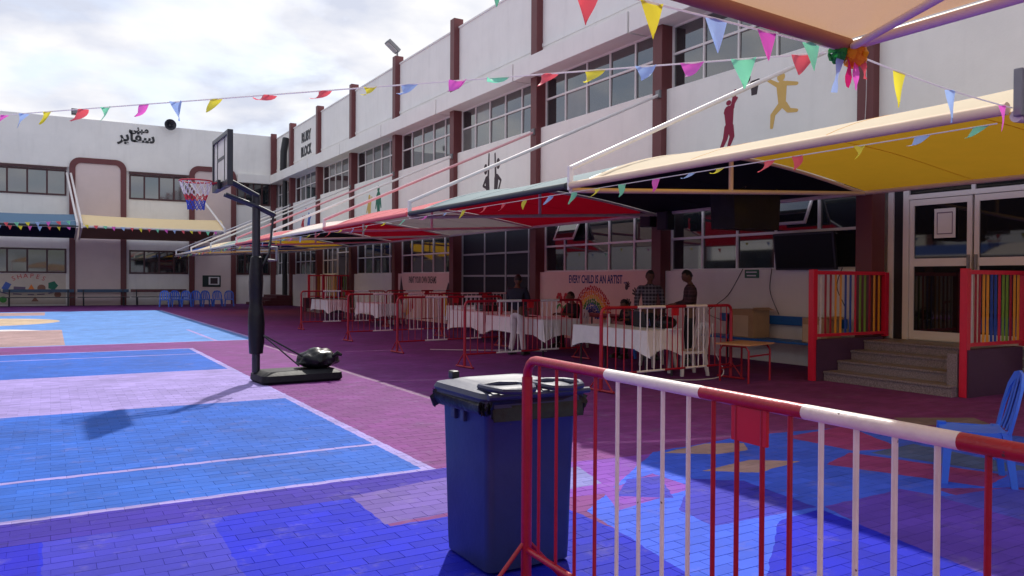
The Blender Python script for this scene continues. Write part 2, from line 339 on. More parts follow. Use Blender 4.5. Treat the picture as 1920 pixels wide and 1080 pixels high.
# ------------------------------------------------------------------ mesh helpers
class MB:
    def __init__(s): s.v = []; s.f = []
    def quad_box(s, x0, x1, y0, y1, z0, z1, bev=0):
        x0, x1 = min(x0, x1), max(x0, x1); y0, y1 = min(y0, y1), max(y0, y1); z0, z1 = min(z0, z1), max(z0, z1)
        if bev <= 0:
            b = len(s.v)
            s.v += [(x, y, z) for z in (z0, z1) for x, y in ((x0, y0), (x1, y0), (x1, y1), (x0, y1))]
            s.f += [(b, b+3, b+2, b+1), (b+4, b+5, b+6, b+7)] + [(b+i, b+(i+1) % 4, b+4+(i+1) % 4, b+4+i) for i in range(4)]
            return s
        e = min(bev, (x1-x0)*.45, (y1-y0)*.45, (z1-z0)*.45)
        bm = bmesh.new(); bmesh.ops.create_cube(bm, size=1)
        for v in bm.verts: v.co = Vector(((x0+x1)/2+v.co.x*(x1-x0), (y0+y1)/2+v.co.y*(y1-y0), (z0+z1)/2+v.co.z*(z1-z0)))
        bmesh.ops.bevel(bm, geom=bm.edges[:], offset=e, segments=2, profile=.6, affect='EDGES')
        return s.add_bm(bm)
    box = quad_box
    def add_bm(s, bm):
        b = len(s.v); bm.verts.index_update()
        s.v += [tuple(v.co) for v in bm.verts]; s.f += [tuple(b+v.index for v in f.verts) for f in bm.faces]; bm.free(); return s
    def obox(s, c, sx, sy, sz, rz=0, bev=0, rx=0, ry=0):
        t = MB().box(-sx/2, sx/2, -sy/2, sy/2, -sz/2, sz/2, bev)
        M = Matrix.Translation(c) @ Matrix.Rotation(rz, 4, 'Z') @ Matrix.Rotation(ry, 4, 'Y') @ Matrix.Rotation(rx, 4, 'X')
        return s.merge(t, M)
    def merge(s, o, M=None):
        b = len(s.v); s.v += [tuple(M @ Vector(v)) if M else v for v in o.v]; s.f += [tuple(b+i for i in f) for f in o.f]; return s
    def tube(s, pts, r, n=10, caps=True, closed=False):
        pts = [Vector(p) for p in pts]; rs = r if isinstance(r, (list, tuple)) else [r]*len(pts)
        b = len(s.v); k = len(pts); prev = None
        for i, p in enumerate(pts):
            if closed: d = (pts[(i+1) % k]-pts[i-1])
            else: d = (pts[min(i+1, k-1)]-pts[max(i-1, 0)])
            d.normalize()
            if prev is None:
                a = Vector((0, 0, 1)) if abs(d.z) < .9 else Vector((1, 0, 0)); u = d.cross(a).normalized()
            else:
                u = (prev-d*prev.dot(d)).normalized()
            prev = u; w = d.cross(u)
            for j in range(n):
                a = 2*math.pi*j/n; s.v.append(tuple(p+u*math.cos(a)*rs[i]+w*math.sin(a)*rs[i]))
        for i in range(k if closed else k-1):
            i2 = (i+1) % k
            for j in range(n): s.f.append((b+i*n+j, b+i*n+(j+1) % n, b+i2*n+(j+1) % n, b+i2*n+j))
        if caps and not closed:
            s.f.append(tuple(b+j for j in range(n))[::-1]); s.f.append(tuple(b+(k-1)*n+j for j in range(n)))
        return s
    def lathe(s, prof, c=(0, 0, 0), n=20):
        b = len(s.v); k = len(prof)
        for r, z in prof:
            for j in range(n):
                a = 2*math.pi*j/n; s.v.append((c[0]+r*math.cos(a), c[1]+r*math.sin(a), c[2]+z))
        for i in range(k-1):
            for j in range(n): s.f.append((b+i*n+j, b+i*n+(j+1) % n, b+(i+1)*n+(j+1) % n, b+(i+1)*n+j))
        s.f.append(tuple(b+j for j in range(n))[::-1]); s.f.append(tuple(b+(k-1)*n+j for j in range(n)))
        return s
    def grid(s, P, flip=False):
        b = len(s.v); nu = len(P); nv = len(P[0])
        for r in P: s.v += [tuple(p) for p in r]
        for i in range(nu-1):
            for j in range(nv-1):
                q = (b+i*nv+j, b+(i+1)*nv+j, b+(i+1)*nv+j+1, b+i*nv+j+1); s.f.append(q[::-1] if flip else q)
        return s
    def prism(s, poly, M, th):
        b = len(s.v); n = len(poly)
        A = sum(poly[i][0]*poly[(i+1) % n][1]-poly[(i+1) % n][0]*poly[i][1] for i in range(n))
        if A < 0: poly = poly[::-1]
        for z in (0, th): s.v += [tuple(M @ Vector((x, y, z))) for x, y in poly]
        s.f.append(tuple(b+i for i in range(n))[::-1]); s.f.append(tuple(b+n+i for i in range(n)))
        for i in range(n): s.f.append((b+i, b+(i+1) % n, b+n+(i+1) % n, b+n+i))
        return s
    def mesh(s, name, material, off=(0, 0, 0), smooth=False):
        me = bpy.data.meshes.new(name)
        me.from_pydata([(x-off[0], y-off[1], z-off[2]) for x, y, z in s.v], [], s.f)
        me.materials.append(material); me.validate()
        if smooth:
            me.shade_smooth()
            try: me.set_sharp_from_angle(angle=R(38))
            except Exception: pass
        return me
    def build(s, name, material, parent=None, smooth=False):
        off = Vector((0, 0, 0)); p = parent
        while p is not None: off += p.location; p = p.parent
        o = bpy.data.objects.new(name, s.mesh(name, material, off, smooth)); COL.objects.link(o)
        if parent: o.parent = parent
        return o
def tag(o, label=None, cat=None, group=None, kind=None):
    if label: o['label'] = label
    if cat: o['category'] = cat
    if group: o['group'] = group
    if kind: o['kind'] = kind
    return o
def thing(name, label, cat, loc=(0, 0, 0), group=None):
    o = bpy.data.objects.new(name, None); o.empty_display_size = .2; o.location = loc; COL.objects.link(o)
    return tag(o, label, cat, group)
def dup(root, loc, rz=0, label=None, group=None):
    def rec(o, par):
        c = o.copy(); COL.objects.link(c)
        if par: c.parent = par
        for ch in o.children: rec(ch, c)
        return c
    c = rec(root, None); c.location = loc; c.rotation_euler = (0, 0, rz)
    if label: c['label'] = label
    if group: c['group'] = group
    return c
def inst(name, mesh, loc, parent=None, rot=None):
    o = bpy.data.objects.new(name, mesh); o.location = loc
    if rot: o.rotation_euler = rot
    COL.objects.link(o)
    if parent:
        o.parent = parent; off = Vector((0, 0, 0)); p = parent
        while p is not None: off += p.location; p = p.parent
        o.location = Vector(loc)-off
    return o
def xface(X, Y, Z):      # frame on a wall that faces -X: u runs to -Y, v up, w out of the wall
    return Matrix(((0, 0, -1, X), (-1, 0, 0, Y), (0, 1, 0, Z), (0, 0, 0, 1)))
def yface(X, Y, Z):      # frame on a wall that faces -Y
    return Matrix(((1, 0, 0, X), (0, 0, -1, Y), (0, 1, 0, Z), (0, 0, 0, 1)))
def text(name, body, size, material, M, parent, extrude=.006, sx=1, align='CENTER', label=None, bold=0):
    cu = bpy.data.curves.new(name, 'FONT'); cu.body = body; cu.size = size; cu.extrude = extrude; cu.align_x = align; cu.resolution_u = 3; cu.offset = bold
    to = bpy.data.objects.new('tmp', cu); COL.objects.link(to)
    bpy.context.view_layer.update()
    me = bpy.data.meshes.new_from_object(to.evaluated_get(bpy.context.evaluated_depsgraph_get()))
    bpy.data.objects.remove(to); bpy.data.curves.remove(cu)
    off = Vector((0, 0, 0)); p = parent
    while p is not None: off += p.location; p = p.parent
    me.transform(Matrix.Translation(-off) @ M @ Matrix.Diagonal((sx, 1, 1, 1)))
    me.materials.clear(); me.materials.append(material); me.name = name
    o = bpy.data.objects.new(name, me); COL.objects.link(o); o.parent = parent
    if label: o['label'] = label
    return o
def limb(p, q, a, b, n=6):     # a rounded, tapered 2D stroke as a convex polygon
    p = Vector(p); q = Vector(q); d = (q-p); l = math.atan2(d.y, d.x); o = []
    for i in range(n+1):
        t = l+math.pi/2+math.pi*i/n; o.append((p.x+a*math.cos(t), p.y+a*math.sin(t)))
    for i in range(n+1):
        t = l-math.pi/2+math.pi*i/n; o.append((q.x+b*math.cos(t), q.y+b*math.sin(t)))
    return o
def circ(c, r, n=16, ry=None): return [(c[0]+r*math.cos(2*math.pi*i/n), c[1]+(ry or r)*math.sin(2*math.pi*i/n)) for i in range(n)]
def mural(name, polys, material, M, parent, label=None, z0=.003):
    mb = MB()
    for i, p in enumerate(polys): mb.prism(p, M @ Matrix.Translation((0, 0, -.01)), .01+z0+i*.0007)
    o = mb.build(name, material, parent)
    if label: o['label'] = label
    return o

# ------------------------------------------------------------------ ground with real pavers near the camera
gm = MB(); gm.grid([[(x, y, -.002) for x in (-260, -40, 60, 300)] for y in (-260, -20, 70, 300)], flip=True)
ground = gm.build('ground', GROUND); tag(ground, kind='structure')
def in_view(x, y):
    d = Vector((x, y, -1.6)); z = d.dot(_F)
    if z < 3.9: return None
    u = d.dot(_R2)/z; v = d.dot(_U2)/z
    return z if abs(u) < .70 and z < 12.5 else None
def paver_shape(lx, ly, top=0.0, bot=-.012, c=.0016):
    mb = MB(); a, b = lx/2, ly/2
    mb.v = [(-a, -b, bot), (a, -b, bot), (a, b, bot), (-a, b, bot), (-a, -b, top-c), (a, -b, top-c), (a, b, top-c), (-a, b, top-c),
            (-a+c, -b+c, top), (a-c, -b+c, top), (a-c, b-c, top), (-a+c, b-c, top)]
    mb.f = [(8, 9, 10, 11)] + [(i, (i+1) % 4, 4+(i+1) % 4, 4+i) for i in range(4)] + [(4+i, 4+(i+1) % 4, 8+(i+1) % 4, 8+i) for i in range(4)]
    return mb
cells = []
for r in range(int(2/PY), int(13/PY)):
    y = (r+.5)*PY; off = (r % 2)*PX/2
    for k in range(int(-9/PX), int(16/PX)):
        x = (k+.5)*PX-off; z = in_view(x, y)
        if z: cells.append((z, x, y))
cells.sort()
shape = paver_shape(PX-.0014, PY-.0014)
pme = shape.mesh('paver', GROUND)
rest = MB()
rg = random.Random(3)
for i, (z, x, y) in enumerate(cells):
    dz = rg.uniform(-.0007, .0007); a = rg.uniform(-.004, .004); tx = rg.uniform(-.004, .004)
    if i < 300: inst('paver', pme, (x, y, dz), ground, (tx, 0, a))
    else: rest.merge(shape, Matrix.Translation((x, y, dz)) @ Matrix.Rotation(a, 4, 'Z') @ Matrix.Rotation(tx, 4, 'X'))
tag(rest.build('paver_field', GROUND, ground), kind='stuff')

# ------------------------------------------------------------------ facade block on the right
XC = 12.14; PITCH = 5.41; Y0 = 14.2
CY = [Y0+PITCH*i for i in range(-4, 7)]          # far edge of every column
fac = thing('school_building', 'long two-storey white school block with maroon columns on the right', 'building', (12.3, 20, 0))
MB().box(12.68, 24, -8, 50.9, 0, 10.2).build('wall', WALL, fac)
MB().box(12.35, 12.66, -8, 50.55, 8.03, 10.38).build('parapet', WALL, fac)
MB().box(12.31, 12.70, -8, 50.5, 10.38, 10.44, .01).build('coping', WALL, fac)
MB().box(12.325, 12.35, -8, 50.5, 8.36, 8.46).build('moulding', WALL, fac)
colm = MB().box(-.36, 0, -.32, 0, 0, 10.72, .012)
cme = colm.mesh('column', BROWN)
for y in CY: inst('column', cme, (12.5, y, 0), fac)
lme = MB().box(0, .80, 0, PITCH-.07, 0, .53, .012).mesh('ledge', WALL)
for y in CY[:-1]: inst('ledge', lme, (11.87, y+.62, 7.5), fac)
MB().box(11.87, 12.67, CY[-1]+.62, 50.53, 7.5, 8.03, .012).build('ledge', WALL, fac)
UPGL = mat('upper_window_glass', (.02, .025, .028), .03, var=.2, scale=1.5, ior=2.5)
BLIND = mat('glass_over_pale_blind', (.16, .165, .16), .05, var=.1, scale=2, ior=2.0)
def window(x, ya, yb, z0, z1, zt, parent, glass=GLASS, frame=ALU, cols=5, dark=(), label=None, t=.045):
    """window in a wall facing -X between ya<yb; a frame part with its panes as sub-parts"""
    fr = MB(); ys = [ya+(yb-ya)*i/cols for i in range(cols+1)]
    e = .001
    for i, y in enumerate(ys):
        yy = min(max(y, ya+t/2), yb-t/2); fr.box(x-.045, x+.03, yy-t/2, yy+t/2, z0, z1)
    zs = [z0, z1] if zt is None else [z0, zt, z1]
    for zc in zs:
        zc2 = min(max(zc, z0+t/2), z1-t/2); w = t*1.15 if zc == zt else t
        for i in range(cols):
            a = ys[i]+(t/2 if i else t); b_ = ys[i+1]-(t/2 if i+1 < cols else t)
            fr.box(x-.047, x+.03, a-.004, b_+.004, zc2-w/2, zc2+w/2)
    fo = fr.build('window', frame, parent)
    for i in range(cols):
        for j in range(len(zs)-1):
            tilt = random.uniform(-.012, .012)
            p = MB().obox((x, (ys[i]+ys[i+1])/2, (zs[j]+zs[j+1])/2), .012, ys[i+1]-ys[i]-.02, zs[j+1]-zs[j]-.02, rz=tilt, ry=random.uniform(-.01, .01))
            p.build('pane', BLIND if glass is UPGL and random.random() < .13 else glass, fo)
    if label: fo['label'] = label
    return fo
for j in range(-4, 7):
    ya, yb = Y0+PITCH*j, (Y0+PITCH*(j+1)-.32 if j < 6 else 50.40)
    MB().box(12.3, 12.66, ya, yb, 3.42, 6.02).build('spandrel', WALL, fac)
    window(12.5, ya, yb, 6.02, 7.5, 6.84, fac, UPGL)
    if j == -2: continue
    if j == 1:
        MB().box(12.56, 12.66, ya, yb, 0, 3.42).build('dark_recess_panel', DARK, fac)
        fr = MB()
        for yy in (ya+.05, ya+.6, ya+2.0, ya+3.4, yb-.05): fr.box(12.47, 12.54, yy-.035, yy+.035, 0.02, 3.42)
        for zz in (1.72, 2.45): fr.box(12.475, 12.535, ya+.09, yb-.09, zz-.03, zz+.03)
        fr.build('door_frame', ALUG, fac)
        MB().box(12.505, 12.52, ya+.02, yb-.02, .03, 3.4).build('recess_shade_sheet', mat('dark_navy_recess_shade', srgb(16, 18, 34), .75, var=.15), fac)  # matt dark sheet painted as the shade inside the open recess
        continue
    if j == 4:
        MB().box(12.3, 12.66, ya+2.7, yb, 0, 1.82).build('spandrel', WALL, fac)
        window(12.5, ya+2.7, yb, 1.82, 3.42, 2.55, fac, cols=3)
        MB().box(12.52, 12.66, ya, ya+2.7, 0, 3.42).build('doorway', DARK, fac)
        window(12.5, ya+.1, ya+2.6, .62, 3.42, 2.9, fac, glass=GLASSD, cols=2, label='glazed double door at the far steps')
        continue
    MB().box(12.3, 12.66, ya, yb, 0, 1.82).build('spandrel', CREAM if j in (0, 2) else WALL, fac)
    window(12.5, ya, yb, 1.82, 3.42, 2.56, fac)
# blank upper wall over the entrance bay and the wall beside it
MB().box(12.3, 12.66, 3.38, 5.80, 0, 3.42).build('spandrel', WALL, fac)
# glazed entrance doors
ent = MB()
for yy in (8.40, 8.12): ent.box(12.55, 12.64, yy-.05, yy+.05, .62, 3.42)
ent.box(12.56, 12.63, 5.85, 8.07, 2.99, 3.07)
for yy in (7.0, 5.83): ent.box(12.565, 12.625, yy-.03, yy+.03, 3.07, 3.42)
dfr = ent.build('door_surround', ALU, fac)
MB().box(12.595, 12.605, 5.86, 8.07, 3.08, 3.42).build('pane', GLASSD, dfr)
MB().box(12.58, 12.66, 8.17, 8.35, .62, 3.42).build('door_jamb_panel', DARK, fac)
for (a, b_) in ((7.02, 8.06), (5.86, 6.98)):
    d = MB()
    d.box(12.57, 12.62, a, a+.075, .63, 2.98); d.box(12.57, 12.62, b_-.075, b_, .63, 2.98)
    d.box(12.572, 12.618, a+.075, b_-.075, .63, .78); d.box(12.572, 12.618, a+.075, b_-.075, 2.88, 2.98); d.box(12.565, 12.622, a+.075, b_-.075, 1.86, 1.99)
    do = d.build('door', ALU, fac)
    MB().box(12.593, 12.603, a+.07, b_-.07, .77, 1.87).build('pane', GLASSD, do)
    MB().box(12.593, 12.603, a+.07, b_-.07, 1.98, 2.89).build('pane', GLASSD, do)
    MB().box(12.53, 12.565, (a+.02) if a > 7 else (b_-.06), (a+.06) if a > 7 else b_-.02, 1.80, 2.04, .008).build('handle', GREY, do)
ps = MB().box(12.55, 12.555, 7.27, 7.62, 2.32, 2.80).build('door_poster', PAPER, fac); ps['label'] = 'white printed notice on the left glass door'
mural('notice_print', [[(-.13, -.18), (.13, -.18), (.13, -.165), (-.13, -.165)], [(-.13, .18), (.13, .18), (.13, .165), (-.13, .165)],
      [(-.13, -.165), (-.12, -.165), (-.12, .165), (-.13, .165)], [(.12, -.165), (.13, -.165), (.13, .165), (.12, .165)]], MAUV, xface(12.55, 7.445, 2.56), fac)
# top-hung sashes standing open
for (yc, zt, w, h) in ((17.88, 3.36, .92, .72), (10.35, 3.36, .96, .74)):
    fr = MB()
    for sy in (-1, 1): fr.box(-.02, .02, sy*w/2-.022, sy*w/2+.022, -h, 0)
    fr.box(-.021, .021, -w/2+.022, w/2-.022, -h, -h+.045); fr.box(-.021, .021, -w/2+.022, w/2-.022, -.045, 0)
    M = Matrix.Translation((12.44, yc, zt)) @ Matrix.Rotation(R(24), 4, 'Y')
    so_ = MB().merge(fr, M).build('open_sash', ALU, fac)
    MB().merge(MB().box(-.006, .006, -w/2+.02, w/2-.02, -h+.04, -.04), M).build('pane', GLASS, so_)
# murals and lettering on the facade
def figure(M, name, strokes, material, label, k=1.0):
    polys = strokes
    polys = [[(x*k, y*k) for x, y in p] for p in polys]
    return mural(name, polys, material, M, fac, label)
Mb = xface(12.3, 11.45, 4.97); SQ = Matrix.Diagonal((.8, .6, 1, 1))
figure(Mb @ SQ, 'player_mural', [circ((-.63, .62), .0+.09), limb((-.62, .35), (-.60, -.22), .17, .12), limb((-.50, .42), (-.40, .98), .07, .05), limb((-.66, .42), (-.72, .30), .09, .08), limb((-.58, .40), (-.36, .72), .06, .05),
      limb((-.66, -.22), (-.74, -.62), .11, .08), limb((-.74, -.62), (-.90, -.98), .08, .05), limb((-.56, -.22), (-.50, -.58), .11, .08), limb((-.50, -.58), (-.62, -.92), .08, .05)], CRIM, 'crimson basketball player silhouette painted on the wall')
figure(Mb @ Matrix.Translation((.60, .10, 0)) @ Matrix.Diagonal((.74, .56, 1, 1)), 'player_mural', [circ((.36, .92), .13, ry=.16), limb((.38, .62), (.40, .0), .17, .12), limb((.26, .66), (-.06, .92), .08, .05), limb((.52, .66), (.86, .56), .08, .06),
      limb((.36, -.06), (.10, -.34), .11, .08), limb((.10, -.34), (.06, -.78), .08, .05), limb((.46, -.06), (.62, -.30), .11, .08), limb((.62, -.30), (.86, -.36), .08, .06)], GOLD, 'gold running basketball player silhouette painted on the wall')
figure(Mb, 'ball_and_hoop_mural', [circ((-.02, .78), .11), limb((.14, .62), (.30, .66), .08, .05), [(.12, .40), (.26, .40), (.30, .60), (.10, .60)]], INKP, 'black ball and hoop painted on the wall')
Mk = xface(12.3, 22.3, 4.66) @ Matrix.Diagonal((.8, .88, 1, 1))
figure(Mk, 'child_mural', [circ((-.42, .62), .15, ry=.2), limb((-.28, .2), (-.20, -.3), .17, .13), limb((-.20, .25), (-.14, 1.15), .07, .05), limb((-.36, .28), (-.62, .02), .07, .05), limb((-.62, .02), (-.30, -.1), .05, .05),
      limb((-.18, -.3), (-.14, -1.15), .11, .06), limb((-.28, -.32), (-.66, -.86), .1, .06), limb((-.66, -.86), (-.92, -.40), .06, .05)], INKP, 'left black silhouette of a child with one arm raised')
figure(Mk, 'child_mural', [circ((.62, .72), .15, ry=.2), limb((.48, .2), (.42, -.3), .17, .13), limb((.42, .25), (.36, 1.1), .07, .05), limb((.56, .28), (.84, .1), .07, .05), limb((.84, .1), (.62, -.3), .05, .05),
      limb((.40, -.3), (.38, -1.2), .11, .06), limb((.50, -.32), (.86, -.78), .1, .06), limb((.86, -.78), (1.14, -.28), .06, .05)], INKP, 'right black silhouette of a child with one arm raised')
Mg = xface(12.3, 33.0, 4.5)
figure(Mg, 'runner_mural', [circ((-.5, .72), .14), limb((-.5, .4), (-.5, -.2), .2, .15), limb((-.62, .45), (-.84, .1), .08, .05), limb((-.36, .45), (-.2, .72), .08, .05), limb((-.55, -.2), (-.6, -1.0), .12, .07), limb((-.42, -.2), (-.32, -1.0), .12, .07)], GOLD, 'gold standing silhouette beside a green one')
figure(Mg, 'runner_mural', [circ((.62, 1.02), .14), limb((.62, .7), (.62, .0), .22, .15), limb((.45, .7), (.3, .2), .09, .05), limb((.8, .7), (.92, .2), .09, .05), limb((.56, 0), (.46, -.9), .12, .07), limb((.70, 0), (.74, -.9), .12, .07), circ((0.02, -.55), .13)], TEAL, 'green standing silhouette with a ball beside a gold one')
Mh = xface(12.3, 43.6, 4.5)
figure(Mh, 'dancer_mural', [circ((-.62, .52), .13), limb((-.6, .2), (-.55, -.3), .2, .13), limb((-.5, .3), (-.2, .62), .07, .05), limb((-.72, .3), (-.95, .05), .07, .05), limb((-.58, -.3), (-.75, -1.0), .11, .06), limb((-.5, -.3), (-.25, -.9), .11, .06)], REDP, 'red dancing silhouette on the far wall panel')
figure(Mh, 'dancer_mural', [circ((.58, .62), .13), limb((.6, .3), (.6, -.3), .2, .13), limb((.7, .35), (1.0, .52), .07, .05), limb((.48, .35), (.3, .05), .07, .05), limb((.55, -.3), (.48, -1.1), .11, .06), limb((.66, -.3), (.72, -1.1), .11, .06), circ((0.0, .95), .1)], BLUP, 'blue dancing silhouette on the far wall panel')
text('block_lettering', 'RUBY', .78, INK, xface(12.35, 43.75, 9.3), fac, .03, sx=.95, bold=.018); text('block_lettering', 'BLOCK', .78, INK, xface(12.35, 43.75, 8.5), fac, .03, sx=.80, bold=.018)
text('mural_lettering', 'EVERY CHILD IS AN ARTIST ...', .30, NAVP, xface(12.3, 16.55, 1.52), fac, .004, sx=.64, bold=.006)
# rainbow of hand prints
Mr = xface(12.3, 16.72, .62)
rw = [REDP, ORGP, YELP, GRNP, BLUP, NAVP]
for ring in range(6):
    polys = []
    for q in range(2):
        rad = .80-ring*.115-q*.055
        n = max(7, int(rad*40))
        for i in range(n+1):
            a = math.pi*i/n; rr = rad+random.uniform(-.02, .02)
            polys.append([(rr*math.cos(a)+random.uniform(.022, .04)*math.cos(b_), rr*math.sin(a)+random.uniform(.028, .048)*math.sin(b_)) for b_ in (0, 1.05, 2.1, 3.15, 4.2, 5.2)])
    mb = MB()
    for i, p in enumerate(polys): mb.prism(p, Mr, .003+ring*.002+(i % 9)*.0002)
    mb.build('rainbow_mural', rw[ring], fac)
def hand_polys(cx, cy, k, rot):
    o = [circ((0, 0), .07, 10)]
    for i, (a, l) in enumerate(((150, .10), (112, .15), (92, .17), (72, .16), (48, .13))):
        o.append(limb((.05*math.cos(R(a)), .05*math.sin(R(a))), (l*math.cos(R(a)), l*math.sin(R(a))), .02, .015, 4))
    c, s_ = math.cos(rot), math.sin(rot)
    return [[(cx+k*(x*c-y*s_), cy+k*(x*s_+y*c)) for x, y in p] for p in o]
Mq = xface(12.3, 16.72, .62)
for cx, cy, k, rot, m_ in ((1.42, .80, .9, -.5, INKP), (1.86, .60, 1.4, .9, INKP), (1.50, .30, 1.3, .2, INKP), (1.72, .18, 1.1, -.3, BRWP)):
    mural('handprint_mural', hand_polys(cx, cy, k, rot), m_, Mq, fac)
for cx, cy in ((-1.55, .48), (-1.2, .48), (-1.35, .06)):
    mural('flower_mural', [circ((cx+.09*math.cos(2*math.pi*i/6), cy+.09*math.sin(2*math.pi*i/6)), .065, 10) for i in range(6)], REDP, Mq, fac)
    mural('flower_centre_mural', [circ((cx, cy), .05, 10)], BRWP, Mq, fac, z0=.009)
    mural('flower_leaf_mural', [limb((cx, cy-.18), (cx+.12, cy-.25), .02, .05), limb((cx, cy-.18), (cx-.12, cy-.28), .02, .05)], GRNP, Mq, fac)
Mp = xface(12.3, 27.5, 0)
text('mural_lettering', 'PAINT YOUR OWN DREAMS', .36, INK, xface(12.3, 27.7, 1.45), fac, .004, sx=.56, bold=.006)
for m_, p in ((INKP, [(-2.3, 1.75), (-1.95, .9), (-2.1, .3), (-2.45, .9)]), (INKP, [(2.1, 1.5), (1.85, 1.05), (2.25, .6), (2.4, 1.1)]), (YELP, limb((-1.75, .85), (-1.7, .4), .16, .25)), (YELP, limb((1.75, .85), (1.9, .5), .2, .25)),
              (REDP, limb((-1.35, .75), (-1.3, .4), .05, .1)), (REDP, limb((-1.1, .85), (-1.1, .5), .03, .08))):
    mural('mural_shape', [p], m_, Mp, fac)
sg = thing('wall_sign', 'small dark green sign with pale bars under the window sill', 'sign', (12.29, 11.27, 1.75))
MB().box(12.275, 12.298, 11.09, 11.45, 1.66, 1.83, .004).build('plate', EXITG, sg)
mural('sign_print', [[(-.14, .02), (.14, .02), (.14, .045), (-.14, .045)], [(-.12, -.05), (.12, -.05), (.12, -.025), (-.12, -.025)]], PAPER, xface(12.275, 11.27, 1.745), sg, z0=.002)
# drain pipe near the corner
dp = thing('drain_pipe', 'black drain pipe running down the wall beside the far corner column', 'pipe', (12.2, 47.6, 0))
MB().tube([(12.15, 47.6, 0), (12.15, 47.6, 7.45)], .14, 10).build('pipe', BLACK, dp, True)
MB().tube([(12.05, 47.6, 8.05), (12.05, 47.5, 9.2), (12.2, 47.6, 10.0)], .2, 10).build('pipe', BLACK, dp, True)

# ------------------------------------------------------------------ back block
BY = 50.6
bk = thing('school_building', 'white school block across the far end with maroon arched bays', 'building', (0, 51, 0))
MB().box(-26, 12.67, BY, 60, 0, 10.45).build('wall', WALLB, bk)
MB().box(-26, 12.3, BY-.06, BY-.001, 7.75, 10.55, .02).build('parapet', WALLB, bk)
MB().box(9.95, 11.86, BY-.45, BY-.062, 7.5, 8.03, .01).build('ledge', WALLB, bk)
MB().box(12.0, 12.34, BY-.25, BY-.065, 0, 10.7).build('column', BROWN, bk)
def ywindow(x0, x1, z0, z1, cols, parent, glass, frame, y=BY):
    fr = MB(); t = .09; xs = [x0+(x1-x0)*i/cols for i in range(cols+1)]
    for x in xs:
        xx = min(max(x, x0+t/2), x1-t/2); fr.box(xx-t/2, xx+t/2, y-.05, y-.002, z0, z1)
    for zc in (z0+t/2, z1-t/2):
        for i in range(cols): fr.box(xs[i]+t/2, xs[i+1]-t/2, y-.052, y-.002, zc-t/2, zc+t/2)
    fo = fr.build('window', frame, parent)
    for i in range(cols):
        MB().obox(((xs[i]+xs[i+1])/2, y-.018, (z0+z1)/2), xs[i+1]-xs[i]-.05, .012, z1-z0-.1, rz=random.uniform(-.02, .02), rx=random.uniform(-.012, .012)).build('pane', glass, fo)
    return fo
GLB = mat('reflective_window_glass', (.03, .04, .045), .04, var=.2, scale=1, ior=2.6)
for x0, x1, gl in ((-2.95, .78, GLB), (3.95, 7.15, GLB), (9.95, 11.98, GLASS), (-9.3, -5.9, GLB)):
    ywindow(x0, x1, 6.15, 7.58, 4, bk, gl, FRAMEB)
    MB().box(x0-.02, x1+.02, BY-.16, BY-.062, 7.60, 7.74).build('lintel', FRAMEB, bk)
    ywindow(x0, x1, 1.81, 3.19, 4, bk, GLASS, FRAMEB)
def arch(x0, x1, z1):
    w = .30; r = .55; pts_o = [(x0, 0)]; pts_i = [(x0+w, 0)]
    for cx, a0 in ((x0+r, 180), (x1-r, 90)):
        for i in range(9):
            a = R(a0-i*90/8)
            pts_o.append((cx+r*math.cos(a), z1-r+r*math.sin(a)))
            ri = r-w*.75
            pts_i.append(((cx+(.0))+ri*math.cos(a) + (w-.75*w)*(1 if a0 == 180 else -1), z1-w-ri+ri*math.sin(a)))
    pts_o.append((x1, 0)); pts_i.append((x1-w, 0))
    fr = MB(); n = len(pts_o); b = 0
    for (x, z) in pts_o: fr.v.append((x, BY-.16, z))
    for (x, z) in pts_i: fr.v.append((x, BY-.16, z))
    for (x, z) in pts_o: fr.v.append((x, BY-.001, z))
    for (x, z) in pts_i: fr.v.append((x, BY-.001, z))
    for i in range(n-1):
        fr.f += [(i, n+i, n+i+1, i+1), (i, i+1, 2*n+i+1, 2*n+i), (n+i, 3*n+i, 3*n+i+1, n+i+1)]
    fr.build('arch', BROWN, bk)
    pn = [(x, z) for x, z in pts_i]
    MB().prism(pn, yface(0, BY-.001, 0), .10).build('arch_panel', PINKW, bk)
arch(.92, 3.80, 8.34); arch(7.20, 9.90, 8.34); arch(-5.8, -3.0, 8.34)
text('block_lettering', '\uFEF0\uFEE8\uFE92\uFEE3', 0.54, INK, yface(4.46, BY-.06, 10.06), bk, .03, bold=.018)
text('block_lettering', '\uFEAE\uFEF3\uFE8E\uFED4\uFEB3', 0.86, INK, yface(4.34, BY-.06, 9.5), bk, .03, bold=.028)
